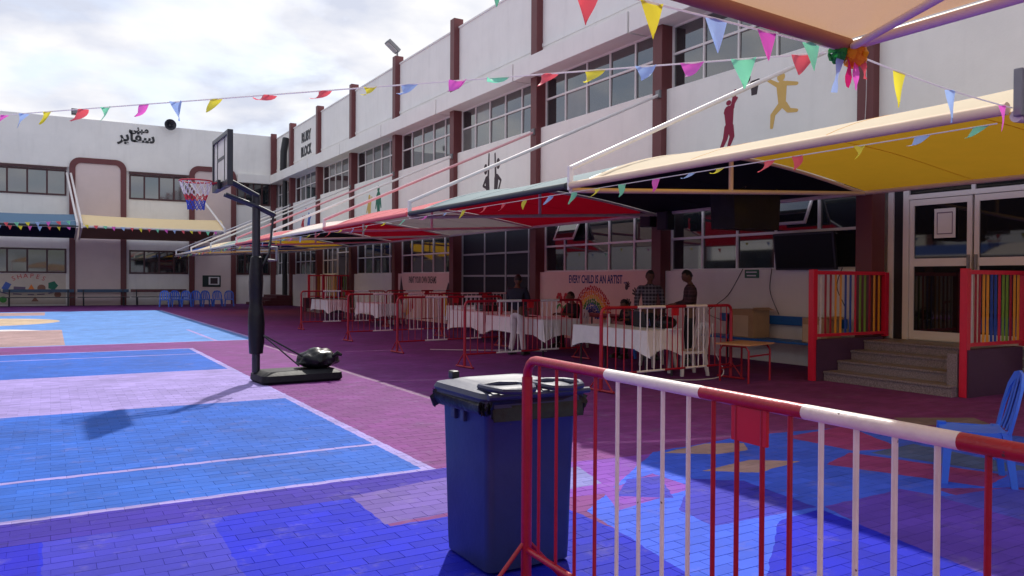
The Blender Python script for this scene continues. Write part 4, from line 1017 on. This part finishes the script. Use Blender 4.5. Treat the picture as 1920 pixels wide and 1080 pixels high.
# ------------------------------------------------------------------ monobloc chairs
def make_chair(m_, label):
    t = thing('plastic_chair', label, 'chair', (0, 0, 0))
    # local: seat faces +y, back at -y
    P = []
    for i in range(9):
        v = i/8; y = -.21+.44*v; z = .43-.02*math.sin(math.pi*v)+(-.03*(v-.8)/.2 if v > .8 else 0)
        w = .205+.02*v
        P.append([(w*(2*j/6-1), y, z-.012*math.cos(math.pi*(j/6-.5))) for j in range(7)])
    s_ = MB().grid(P)
    s_.v += [(x, y, z-.02) for x, y, z in s_.v]; k = 63
    s_.f += [tuple(i+k for i in f)[::-1] for f in s_.f]
    edge = [i for i in range(7)]+[7*r+6 for r in range(1, 9)]+[56+i for i in range(5, -1, -1)]+[7*r for r in range(7, 0, -1)]
    for a, b in zip(edge, edge[1:]+edge[:1]): s_.f.append((a, b, b+k, a+k))
    s_.build('seat', m_, t, True)
    # back: arch frame with slats
    arch_ = [(-.215, -.20, .42), (-.225, -.24, .60), (-.20, -.28, .76), (-.12, -.305, .845), (0, -.312, .865), (.12, -.305, .845), (.20, -.28, .76), (.225, -.24, .60), (.215, -.20, .42)]
    f = MB()
    for i in range(len(arch_)-1): pass
    P = []
    pts = [Vector(p) for p in arch_]
    for i, p in enumerate(pts):
        d = (pts[min(i+1, 8)]-pts[max(i-1, 0)]).normalized(); n_ = Vector((0, -1, 0)); w = d.cross(n_).normalized()
        P.append([p+w*.034, p+w*.034+n_*.02, p-w*.034+n_*.02, p-w*.034, p+w*.034])
    f.grid(P); f.build('back_frame', m_, t, True)
    for x in (-.10, 0, .10):
        zt = .83 if x else .85
        P = [[(x+e*(.028+.006*q/6), -.205-.105*(q/6)**.8, .43+(zt-.43)*q/6) for e in (-1, 1)] for q in range(7)]
        sl = MB().grid(P); kk = len(sl.v); sl.v += [(a, b-.012, c) for a, b, c in sl.v]; sl.f += [tuple(i+kk for i in fc)[::-1] for fc in sl.f]
        sl.build('slat', m_, t, True)
    for sx in (-1, 1):
        for sy, sp in ((1, .03), (-1, -.055)):
            x0, y0 = sx*.20, (.205 if sy > 0 else -.19); x1, y1 = sx*.235, y0+sp
            l = MB(); w0, w1 = .032, .022
            l.v = [(x0+a*w0, y0+b*w0, .425) for a, b in ((-1, -1), (1, -1), (1, 1), (-1, 1))]+[(x1+a*w1, y1+b*w1, 0) for a, b in ((-1, -1), (1, -1), (1, 1), (-1, 1))]
            l.f = [(0, 1, 2, 3), (7, 6, 5, 4)]+[(i+4, (i+1) % 4+4, (i+1) % 4, i) for i in range(4)]
            l.build('leg', m_, t)
    for sx in (-1, 1): 
        ap = MB().box(sx*.212-.008, sx*.212+.008, -.16, .18, .37, .415); ap.build('apron', m_, t)
    return t
cb_ = make_chair(CHB, 'blue plastic chair in the right foreground behind the big barrier'); cb_.location = (6.47, 3.58, 0); cb_.rotation_euler = (0, 0, R(38))
for i, (x, a) in enumerate(((5.35, 170), (5.95, 185), (6.45, 176), (7.0, 182), (7.55, 188), (8.1, 178), (8.72, 172))):
    dup(cb_, (x, 46.4+.15*math.sin(i*2), 0), R(a), 'blue plastic chair in the row against the far pink wall, %s' % ['leftmost', 'second from left', 'third from left', 'middle one', 'third from right', 'second from right', 'rightmost'][i], 'blue chairs along the far wall')
cw = make_chair(CHW, 'white plastic chair at the right end of the laptop table'); cw.location = (9.36, 9.98, 0); cw.rotation_euler = (0, 0, R(75))
dup(cw, (9.75, 11.2, 0), R(80), 'white plastic chair behind the laptop table, beside the backpack')
dup(cw, (10.7, 15.3, 0), R(95), 'white plastic chair that the left seated man sits on')
dup(cb_, (10.45, 12.75, 0), R(100), 'blue plastic chair that the man bent behind the table sits on')
dup(cw, (10.6, 26.0, 0), R(90), 'white plastic chair behind the second farthest table'); dup(cw, (10.5, 30.6, 0), R(85), 'white plastic chair behind the farthest table')

# ------------------------------------------------------------------ tables and cloths
def table(x0, x1, y0, y1, h, label, clabel, drop, seed):
    t = thing('folding_table', label, 'table', ((x0+x1)/2, (y0+y1)/2, 0), 'folding tables under white cloths')
    MB().box(x0+.02, x1-.02, y0+.02, y1-.02, h-.035, h-.004, .005).build('tabletop', GREY, t)
    for x in (x0+.08, x1-.08):
        for y in (y0+.12, y1-.12): MB().tube([(x, y, 0), (x, y, h-.03)], .018, 8).build('leg', BLKM, t, True)
    rr = random.Random(seed); per = []; N = 34
    cs_ = [(x0, y0), (x1, y0), (x1, y1), (x0, y1)]
    for k in range(4):
        a, b = Vector(cs_[k]), Vector(cs_[(k+1) % 4]); d = (b-a).normalized(); n_ = Vector((d.y, -d.x))
        for i in range(N):
            f = i/N; per.append((a.lerp(b, f), n_ if i else (n_+Vector(((cs_[k][0]-cs_[k-1][0]), (cs_[k][1]-cs_[k-1][1]))).normalized()).normalized(), min(f, 1-f)*(b-a).length))
    n = len(per); mb = MB(); ph = rr.uniform(0, 6)
    rings = 8
    for q in range(rings):
        g = q/(rings-1)
        for j, (p, nn, dc) in enumerate(per):
            corner = math.exp(-dc/.12); dl = drop*(1+.05*math.sin(j*.21+ph))+.13*math.exp(-dc/.2)
            wave = (.016*math.sin(j*1.9+ph+.5*math.sin(j*.6))+.014*math.sin(j*.83+2*ph)+.010*math.sin(j*3.1+ph)+.03*corner)*g**1.3
            o = p+nn*(.012+wave+.02*g); mb.v.append((o.x, o.y, h+.004-dl*g if q else h+.004))
    c0 = len(mb.v); mb.v.append(((x0+x1)/2, (y0+y1)/2, h+.005))
    for j in range(n): mb.f.append((c0, j, (j+1) % n))
    for q in range(rings-1):
        for j in range(n): mb.f.append((q*n+j, (q+1)*n+j, (q+1)*n+(j+1) % n, q*n+(j+1) % n))
    o = mb.build('tablecloth', CLOTH, None, True)
    tag(o, clabel, 'tablecloth', 'white cloths over the tables')
TB = [((8.30, 9.02, 9.80, 11.85), .78, 'laptop table', .30), ((8.85, 9.85, 13.75, 16.2), .76, 'table beside the man in pale trousers', .33), ((9.4, 10.35, 17.4, 19.35), .76, 'table before the dark doorway', .42),
      ((9.4, 10.2, 24.8, 26.9), .76, 'second farthest table', .36), ((9.2, 10.05, 29.6, 31.7), .76, 'farthest table', .38), ((10.9, 11.8, 20.6, 22.6), .76, 'table set back by the painted mural', .4)]
for i, (b4, h, nm, dr) in enumerate(TB):
    table(*b4, h, 'folding table, '+nm, 'white cloth draped over the '+nm, dr, i+3)
rt_ = thing('side_table', 'red topped table against the rainbow mural behind the seated men', 'table', (11.7, 15.3, 0))
MB().box(11.35, 12.05, 14.7, 16.4, .70, .76, .01).build('tabletop', mat('dark_red_top', srgb(130, 24, 44), .5), rt_)
for x in (11.42, 11.98):
    for y in (14.8, 16.3): MB().tube([(x, y, 0), (x, y, .70)], .02, 8).build('leg', BLKM, rt_, True)
# things on the tables
lp = thing('laptop', 'open dark laptop standing on the nearest white table', 'laptop', (8.95, 10.7, .79))
MB().box(8.86, 9.10, 10.45, 10.81, .786, .80, .004).build('base', BLACK, lp); MB().obox((8.80, 10.63, .93), .012, .40, .27, ry=R(-14), bev=.003).build('screen', BLKM, lp)
bp_ = thing('backpack', 'black backpack lying on the nearest white table', 'bag', (8.95, 10.1, .79))
bm = bmesh.new(); bmesh.ops.create_icosphere(bm, subdivisions=3, radius=1)
for v in bm.verts: v.co = Vector((8.95+v.co.x*.15, 10.08+v.co.y*.22, .89+v.co.z*.105+noise.noise(v.co*3)*.02))
MB().add_bm(bm).build('bag_body', BAG, bp_, True); MB().tube([(8.9, 9.95, .97), (8.88, 10.0, 1.04), (8.88, 10.14, 1.04), (8.9, 10.2, .98)], .012, 6).build('strap', BLACK, bp_, True)
cp = thing('bottle', 'white bottle standing near the left end of the laptop table', 'bottle', (8.6, 11.2, .784)); MB().lathe([(.03, 0), (.034, .02), (.034, .14), (.02, .17), (.016, .19)], (8.6, 11.2, .784), 14).build('bottle_body', PAPER, cp, True); MB().lathe([(.018, .19), (.018, .215)], (8.6, 11.2, .785), 12).build('cap', PAPER, cp, True)
pp = thing('paper_stack', 'small stack of white papers on the laptop table', 'papers', (8.9, 9.75, .784)); MB().box(8.75, 8.98, 9.70, 9.86, .785, .81).build('sheet_stack', PAPER, pp)
l2 = thing('laptop', 'black laptop open before the left seated man', 'laptop', (9.4, 15.1, .77)); MB().box(9.2, 9.44, 14.9, 15.3, .766, .78, .004).build('base', BLACK, l2); MB().obox((9.16, 15.1, .90), .012, .42, .26, ry=R(-12), bev=.003).build('screen', BLACK, l2)
l3 = thing('printer', 'black printer box on the table before the dark doorway', 'printer', (9.9, 18.1, .77)); MB().box(9.7, 10.1, 17.85, 18.4, .766, .93, .03).build('case', BLACK, l3); MB().box(9.66, 9.72, 17.95, 18.3, .80, .82, .004).build('tray', GREY, l3)

# small wooden table with red legs
st = thing('school_desk', 'small wood topped desk with red tubular legs beside the steps', 'desk', (9.62, 8.95, 0))
T = Matrix.Translation((9.62, 8.95, 0)) @ Matrix.Rotation(R(14), 4, 'Z')
MB().merge(MB().box(-.40, .40, -.30, .30, .585, .61, .006), T).build('desktop', WOOD, st)
for sx in (-.34, .34):
    MB().merge(MB().tube([(sx, -.25, 0), (sx, -.25, .50), (sx, -.20, .57), (sx, .20, .57), (sx, .25, .50), (sx, .25, 0)], .017, 8), T).build('leg', RED, st, True)
MB().merge(MB().tube([(-.34, .25, .2), (.34, .25, .2)], .014, 8).tube([(-.34, -.25, .42), (.34, -.25, .42)], .014, 8), T).build('crossbar', RED, st, True)

def bench(x0, x1, y0, y1, m_, label, along='y', hb=.86, group='benches against the walls'):
    t = thing('bench', label, 'bench', ((x0+x1)/2, (y0+y1)/2, 0), group)
    if along == 'y':
        MB().box(x0, x1-.1, y0, y1, .46, .50, .008).build('seat', m_, t); MB().box(x1-.06, x1-.02, y0, y1, hb-.17, hb, .008).build('backrest', m_, t)
        for y in (y0+.25, y1-.25):
            MB().tube([(x0+.05, y, 0), (x0+.05, y, .46)], .022, 8).build('leg', BLKM, t, True); MB().tube([(x1-.09, y, 0), (x1-.075, y, hb-.02)], .022, 8).build('leg', BLKM, t, True)
    else:
        MB().box(x0, x1, y0, y1-.1, .46, .50, .008).build('seat', BLKM, t); MB().box(x0, x1, y1-.06, y1-.02, hb-.17, hb, .008).build('backrest', m_, t)
        for x in (x0+.3, x1-.3):
            MB().tube([(x, y0+.05, 0), (x, y0+.05, .46)], .03, 8).build('leg', BLKM, t, True); MB().tube([(x, y1-.09, 0), (x, y1-.075, hb-.02)], .03, 8).build('leg', BLKM, t, True)
    return t
bench(11.55, 12.2, 8.95, 12.0, BENCHB, 'bright blue bench under the black wall screen', hb=.93)
for x0, x1, m_, l in ((-6.2, -2.3, BENCHG, 'slate blue bench at the left edge of the far wall'), (-2.2, 1.15, BENCHG, 'slate blue bench in front of the shapes mural'), (1.3, 3.9, BENCHG, 'slate blue bench in front of the first pink arch'), (4.0, 7.0, BENCHM, 'maroon bench left of the blue chair row')):
    bench(x0, x1, 49.4, 50.2, m_, l, 'x', hb=.92)
def carton(x0, x1, y0, y1, z0, z1, label):
    t = thing('cardboard_box', label, 'box', ((x0+x1)/2, (y0+y1)/2, z0), 'cartons on the blue bench')
    MB().box(x0, x1, y0, y1, z0, z1, .006).build('carton_body', CARD, t)
    MB().box(x0-.003, x0-.0005, y0+.12, y1-.02, z0+.02, z1-.12).build('carton_label', CARDF, t)
    MB().box(x0-.002, x1, (y0+y1)/2-.03, (y0+y1)/2+.03, z1, z1+.002).build('tape', TAPE, t)
    MB().obox(((x0+x1)/2, y0-.05, z1+.01), x1-x0-.01, .14, .006, rx=R(18)).build('flap', CARD, t)
carton(11.62, 12.08, 10.62, 11.15, .502, 1.05, 'open brown cardboard box on the left end of the blue bench')
carton(11.65, 12.05, 8.98, 9.5, .502, .95, 'brown cardboard box on the blue bench behind the railing')

# screens, speakers, cables, lights
tv = thing('television', 'black flat television tilted on the wall below the open window', 'television', (12.1, 9.82, 2.15))
MB().obox((12.08, 9.82, 2.16), .06, 1.36, .70, ry=R(-8), bev=.012).build('casing', BLACK, tv); MB().obox((12.047, 9.82, 2.155), .006, 1.28, .62, ry=R(-8)).build('screen', SCREEN, tv)
MB().tube([(12.1, 9.82, 2.16), (12.46, 9.82, 2.2)], .03, 8).build('wall_arm', BLKM, tv, True)
bx = thing('wrapped_speaker', 'large black wrapped loudspeaker hanging from the navy canopy bar', 'speaker', (9.9, 8.75, 2.5))
bm = bmesh.new(); bmesh.ops.create_cube(bm, size=1); bmesh.ops.subdivide_edges(bm, edges=bm.edges[:], cuts=5, use_grid_fill=True)
for v in bm.verts:
    q = noise.noise(v.co*4)*.05; v.co = Vector((9.6+v.co.x*(1.02+.06*v.co.z)+q, 8.95+v.co.y*.5+q, 2.72+v.co.z*.60+q*.6))
MB().add_bm(bm).build('wrapping', MATS['matt_black_base'], bx, True)
for x in (9.25, 9.95): MB().tube([(x, 8.95, 2.95), (x, 8.62, 3.05)], .015, 6).build('hanger', BLKM, bx, True)
for y, z, l in ((14.15, 3.05, 'black loudspeaker on the left face of the column by the rainbow wall'), (13.55, 2.95, 'black loudspeaker on the wall right of the near column')):
    t = thing('wall_speaker', l, 'speaker', (12.0, y, z), 'wall loudspeakers'); MB().obox((12.0, y, z), .26, .30, .42, rz=R(12), bev=.02).build('cabinet', BLACK, t); MB().obox((11.868, y-.03, z), .01, .24, .36, rz=R(12)).build('grille', DARK, t); MB().tube([(12.1, y, z), (12.25, y, z)], .03, 8).build('mount', BLKM, t, True)
def cable(pts, r, m_, label):
    c = bpy.data.curves.new('c', 'CURVE')
    # smooth by Catmull-Rom
    p = [Vector(q) for q in pts]; p = [p[0]]+p+[p[-1]]; o = []
    for i in range(1, len(p)-2):
        for k in range(8):
            t = k/8; o.append(.5*((2*p[i])+(-p[i-1]+p[i+1])*t+(2*p[i-1]-5*p[i]+4*p[i+1]-p[i+2])*t*t+(-p[i-1]+3*p[i]-3*p[i+1]+p[i+2])*t**3))
    o.append(p[-2]); bpy.data.curves.remove(c)
    ob = MB().tube(o, r, 6).build('cable', m_, None, True); tag(ob, label, 'cable')
cable([(12.28, 11.5, 1.85), (12.27, 11.9, 1.3), (11.9, 12.1, .95), (10.2, 10.0, .9)], .008, BLACK, 'black cable slanting down the wall left of the green sign')
cable([(12.28, 10.75, 1.85), (12.27, 10.78, 1.4), (12.26, 10.55, .95)], .008, BLACK, 'black cable hanging from under the television')
cable([(12.28, 9.15, 1.85), (12.2, 9.2, 1.5), (12.24, 9.05, 1.1), (12.2, 9.1, .8)], .008, BLACK, 'black cable hanging behind the left railing')
cable([(9.35, 9.4, .9), (9.33, 9.35, .5), (9.4, 9.2, .1), (9.0, 9.3, .012), (8.4, 9.6, .012), (7.9, 9.3, .012)], .009, CORD, 'white extension cable trailing from the barrier to the laptop table')
cable([(7.4, 16.2, .012), (8.2, 15.6, .012), (8.9, 15.2, .012), (9.5, 14.6, .012)], .009, CORD, 'white cable lying on the ground behind the third barrier')
cable([(12.13, 8.7, 6.6), (12.1, 8.58, 5.2), (12.12, 8.62, 4.2)], .006, CORD, 'thin white cord hanging down the near column')
fl = thing('floodlight', 'grey floodlight on top of the right block parapet', 'floodlight', (12.3, 30.4, 10.75))
MB().tube([(12.3, 30.3, 10.7), (12.3, 30.3, 10.95)], .04, 8).build('bracket', GREY, fl, True); MB().obox((12.1, 30.3, 11.12), .62, .42, .16, ry=R(38), bev=.03).build('housing', GREY, fl); MB().obox((12.03, 30.3, 11.06), .5, .34, .02, ry=R(38)).build('lens', ACRY, fl)
f2 = thing('floodlight', 'boxy floodlight on the far block roof edge', 'floodlight', (1.3, 50.6, 10.55))
MB().tube([(1.3, 50.6, 10.5), (1.3, 50.6, 10.75)], .05, 8).build('bracket', BLKM, f2, True); MB().box(1.02, 1.5, 50.4, 50.7, 10.7, 11.05, .03).build('housing', BLKM, f2); MB().box(1.07, 1.45, 50.385, 50.398, 10.76, 11.0).build('lens', GREY, f2)
f3 = thing('security_camera', 'small grey security camera on the right block roof edge', 'security camera', (12.3, 20.2, 10.44)); MB().tube([(12.3, 20.2, 10.42), (12.2, 20.2, 10.6)], .025, 8).build('bracket', GREY, f3, True); MB().obox((12.1, 20.25, 10.62), .26, .09, .09, ry=R(20), bev=.02).build('camera_body', GREY, f3)
hn = thing('horn_speaker', 'dark round horn loudspeaker on the far block parapet', 'speaker', (6.1, 50.4, 10.6))
MB().merge(MB().lathe([(.05, 0), (.07, .12), (.12, .24), (.22, .34), (.32, .40), (.33, .42), (.30, .41), (.2, .32), (.06, .2)], n=22), Matrix.Translation((6.1, 50.5, 10.6)) @ Matrix.Rotation(R(90), 4, 'X')).build('horn', BLKM, hn, True)
MB().tube([(6.1, 50.52, 10.6), (6.1, 50.58, 10.4)], .04, 8).build('mount', BLKM, hn, True)

# ------------------------------------------------------------------ people
def skin_mesh(name, chains, material, parent, root=(0, 0, 0), sub=2):
    """chains: list of lists of (point, radius); chains that share a first point are joined"""
    verts = []; rad = []; edges = []; idx = {}
    for ch in chains:
        prev = None
        for p, r in ch:
            k = tuple(round(c, 4) for c in p)
            if k not in idx: idx[k] = len(verts); verts.append(p); rad.append(r)
            if prev is not None and prev != idx[k]: edges.append((prev, idx[k]))
            prev = idx[k]
    me = bpy.data.meshes.new(name); me.from_pydata(verts, edges, []); ob = bpy.data.objects.new('tmp', me); COL.objects.link(ob)
    md = ob.modifiers.new('s', 'SKIN'); md.use_smooth_shade = True
    sv = me.skin_vertices[0].data
    for i, r in enumerate(rad):
        sv[i].radius = r if isinstance(r, tuple) else (r, r); sv[i].use_root = (i == 0)
    ms = ob.modifiers.new('u', 'SUBSURF'); ms.levels = sub; ms.render_levels = sub
    dg = bpy.context.evaluated_depsgraph_get(); nm = bpy.data.meshes.new_from_object(ob.evaluated_get(dg))
    bpy.data.objects.remove(ob); bpy.data.meshes.remove(me)
    return nm
def add_mesh_part(nm, name, material, parent):
    nm.name = name; nm.materials.clear(); nm.materials.append(material)
    o = bpy.data.objects.new(name, nm); COL.objects.link(o); o.parent = parent
    nm.shade_smooth(); return o
def head_bm(c, yaw, tilt=0, k=1.0):
    bm = bmesh.new(); bmesh.ops.create_uvsphere(bm, u_segments=20, v_segments=14, radius=1)
    for v in bm.verts:
        x, y, z = v.co
        jaw = 1-.28*max(0, -z)**1.2
        X = x*.074*jaw; Yy = y*.095*(1-.12*max(0, -z)); Z = z*.118
        if y > .55 and abs(x) < .28 and -.35 < z < .12: Yy += .022*(1-abs(x)/.28)*(1-abs(z+.15)/.3)
        if y > .6 and abs(z-.08) < .12 and .25 < abs(x) < .6: Yy -= .008
        if y > .6 and abs(z+.5) < .1 and abs(x) < .4: Yy += .004
        v.co = (X, Yy, Z)
    for sx in (-1, 1):
        e = bmesh.ops.create_uvsphere(bm, u_segments=8, v_segments=6, radius=1)
        for v in e['verts']: v.co = Vector((sx*.076+v.co.x*.012, -.005+v.co.y*.02, -.005+v.co.z*.032))
    bmesh.ops.transform(bm, matrix=Matrix.Translation(c) @ Matrix.Rotation(yaw, 4, 'Z') @ Matrix.Rotation(tilt, 4, 'X') @ Matrix.Scale(k, 4), verts=bm.verts[:])
    return bm
def person(loc, rz, label, shirt, trousers, J, long_sleeve=True, head=(0, 0), seated=False, k=1.0):
    """J: joint positions in metres, figure faces +y"""
    t = thing('person', label, 'person', loc)
    V = lambda n: Vector(J[n])*k
    hip = V('hip'); chest = V('chest'); neck = V('neck'); hd = V('head')
    mid = hip.lerp(chest, .5)
    body = [[(hip, (.13, .10)), (mid, (.125, .095)), (chest, (.15, .105)), (neck, .052), (neck.lerp(hd, .55), .05)]]
    sh = [[(hip+Vector((0, 0, -.05)), (.150, .118)), (mid, (.148, .118)), (chest, (.172, .125)), (chest.lerp(neck, .55), (.125, .108)), (neck+Vector((0, 0, .005)), .066)]]
    tr = [[(hip+Vector((0, 0, .02)), (.150, .115)), (hip+Vector((0, 0, -.05)), (.15, .115))]]
    for s in ('l', 'r'):
        sx = -1 if s == 'l' else 1
        S_, E_, Wr = V(s+'sh'), V(s+'el'), V(s+'wr'); d = (Wr-E_).normalized(); hand = Wr+d*.09
        body.append([(chest, (.15, .105)), (S_, .055), (E_, .038), (Wr, .027), (hand, (.036, .02))])
        side = d.cross(Vector((0, 0, 1))); side = side.normalized() if side.length > .1 else Vector((1, 0, 0))
        for q, (o_, l) in enumerate(((-.028, .062), (-.01, .078), (.009, .074), (.027, .055))):
            a = hand+side*o_; kk = d*.7+Vector((0, 0, -.5 if abs(d.z) < .7 else 0))+Vector((0, .35 if abs(d.z) > .7 else 0, 0))
            body.append([(hand, (.036, .02)), (a+d*.03, .0095), (a+d*.03+kk.normalized()*l*.6, .0085), (a+d*.03+kk.normalized()*l*.6+(kk.normalized()*.6+Vector((0, .5, -.3))).normalized()*l*.4, .007)])
        body.append([(hand, (.036, .02)), (Wr+d*.04+side*(-.045*sx), .011), (Wr+d*.085+side*(-.06*sx), .009)])
        fe = E_.lerp(Wr, .88) if long_sleeve else E_.lerp(Wr, .08)
        sh.append([(chest, (.172, .125)), (S_, .072), (E_, .056), (fe, .044)])
        H_, K_, A_, T_ = V(s+'hp'), V(s+'kn'), V(s+'an'), V(s+'to')
        body.append([(hip, (.13, .10)), (H_, .085), (K_, .055), (A_, .036), (T_, (.035, .025))])
        tr.append([(hip+Vector((0, 0, -.05)), (.15, .115)), (H_, .10), (H_.lerp(K_, .55), .085), (K_, .07), (K_.lerp(A_, .6), .062), (A_+Vector((0, 0, .03)), .062)])
        f = (T_-A_); f.z = 0; f = f.normalized() if f.length > .01 else Vector((0, 1, 0)); zf = A_.z-.06
        ang = math.atan2(-f.x, f.y)
        shoe = loft([(rrect(.046, .135, .04), zf-.0), (rrect(.048, .138, .04), zf+.02), (rrect(.045, .13, .04), zf+.055), (rrect(.038, .07, .035), zf+.10)])
        c = A_+f*.06
        for i, v in enumerate(shoe.v):
            if v[2] > zf+.09: shoe.v[i] = (v[0], v[1]-.055, v[2])
        so_ = MB().merge(shoe, Matrix.Translation((c.x, c.y, 0)) @ Matrix.Rotation(ang, 4, 'Z')).mesh('shoe', SHOE, (0, 0, 0), True)
        o = bpy.data.objects.new('shoe', so_); COL.objects.link(o); o.parent = t
    bme = skin_mesh('body', body, SKIN, t)
    bm = bmesh.new(); bm.from_mesh(bme); hb = head_bm(hd, head[0], head[1], k)
    tmp = bpy.data.meshes.new('h'); hb.to_mesh(tmp); hb.free(); bm.from_mesh(tmp); bpy.data.meshes.remove(tmp)
    bm.to_mesh(bme); bm.free(); add_mesh_part(bme, 'body', SKIN, t)
    add_mesh_part(skin_mesh('shirt', sh, shirt, t), 'shirt', shirt, t); add_mesh_part(skin_mesh('trousers', tr, trousers, t), 'trousers', trousers, t)
    # hair cap
    bm = bmesh.new(); bmesh.ops.create_uvsphere(bm, u_segments=20, v_segments=14, radius=1)
    dl = [v for v in bm.verts if (v.co.y > .35 and v.co.z < .45+.2*v.co.y) or v.co.z < -.30 or (v.co.z < .02 and v.co.y > -.1)]
    bmesh.ops.delete(bm, geom=dl, context='VERTS')
    for v in bm.verts:
        n_ = 1+.05*noise.noise(v.co*6); v.co = Vector((v.co.x*.083*n_, v.co.y*.104*n_-.004, v.co.z*.130*n_))
    bmesh.ops.transform(bm, matrix=Matrix.Translation(hd) @ Matrix.Rotation(head[0], 4, 'Z') @ Matrix.Rotation(head[1], 4, 'X') @ Matrix.Scale(k, 4), verts=bm.verts[:])
    hm = bpy.data.meshes.new('hair'); bm.to_mesh(hm); bm.free(); add_mesh_part(hm, 'hair', HAIR, t)
    # eyes and brows
    em = MB()
    for sx in (-1, 1): em.merge(MB().obox((sx*.03, .088, .012), .022, .008, .009, bev=.003), Matrix.Translation(hd) @ Matrix.Rotation(head[0], 4, 'Z') @ Matrix.Rotation(head[1], 4, 'X') @ Matrix.Scale(k, 4)); em.merge(MB().obox((sx*.03, .090, .034), .034, .007, .007), Matrix.Translation(hd) @ Matrix.Rotation(head[0], 4, 'Z') @ Matrix.Rotation(head[1], 4, 'X') @ Matrix.Scale(k, 4))
    em.merge(MB().obox((0, .086, -.055), .04, .008, .007), Matrix.Translation(hd) @ Matrix.Rotation(head[0], 4, 'Z') @ Matrix.Rotation(head[1], 4, 'X') @ Matrix.Scale(k, 4))
    e = bpy.data.objects.new('eyes', em.mesh('eyes', HAIR)); COL.objects.link(e); e.parent = t
    t.rotation_euler = (0, 0, rz)
    return t
def stand(**o):
    J = dict(hip=(0, 0, .93), chest=(0, .0, 1.30), neck=(0, .0, 1.45), head=(0, .025, 1.585),
             lsh=(-.19, 0, 1.385), rsh=(.19, 0, 1.385), lel=(-.24, -.03, 1.10), rel=(.24, -.03, 1.10), lwr=(-.25, .05, .85), rwr=(.25, .05, .85),
             lhp=(-.09, 0, .86), rhp=(.09, 0, .86), lkn=(-.10, .03, .48), rkn=(.10, .03, .48), lan=(-.11, -.01, .075), ran=(.11, -.01, .075), lto=(-.13, .12, .03), rto=(.13, .12, .03))
    J.update(o); return J
def sit(**o):
    J = dict(hip=(0, 0, .55), chest=(0, .04, .92), neck=(0, .07, 1.07), head=(0, .11, 1.20),
             lsh=(-.19, .05, 1.00), rsh=(.19, .05, 1.00), lel=(-.25, .16, .78), rel=(.25, .16, .78), lwr=(-.14, .38, .80), rwr=(.14, .38, .80),
             lhp=(-.10, .05, .52), rhp=(.10, .05, .52), lkn=(-.12, .42, .50), rkn=(.12, .42, .50), lan=(-.12, .40, .075), ran=(.12, .40, .075), lto=(-.13, .53, .03), rto=(.13, .53, .03))
    J.update(o); return J
person((8.52, 14.25, 0), R(-60), 'standing man in a dark navy shirt and pale trousers seen from behind', SHIRTN, TRL,
       stand(lel=(-.25, .06, 1.12), lwr=(-.12, .26, 1.02), rel=(.25, .06, 1.12), rwr=(.12, .26, 1.02), lan=(-.14, -.02, .075), ran=(.14, .04, .075), rto=(.16, .17, .03)), head=(.3, -.3))
person((10.7, 15.25, .0), R(85), 'seated man in a black shirt facing left behind his laptop', SHIRTK, TRD, sit(), False, head=(0, -.15))
person((10.45, 12.7, .0), R(95), 'man in black sitting bent low behind the table below the rainbow', SHIRTK, TRD,
       sit(chest=(0, .16, .86), neck=(0, .24, .99), head=(0, .31, 1.09), lsh=(-.19, .18, .94), rsh=(.19, .18, .94)), head=(0, -.5))
person((10.35, 12.15, 0), R(150), 'standing man in a grey checked shirt looking down at the table', PLAID, TRD,
       stand(head=(0, .05, 1.58), lel=(-.25, .02, 1.11), lwr=(-.2, .18, .92)), True, head=(.2, -.35), k=1.06)
person((10.55, 11.2, 0), R(58), 'standing man in a dark maroon checked shirt holding a phone, turned left', PLAIDR, TRD,
       stand(head=(0, .06, 1.58), lel=(-.23, .05, 1.12), lwr=(-.12, .32, 1.08), rel=(.23, .05, 1.12), rwr=(.10, .30, 1.06)), True, head=(.15, -.4), k=1.06)
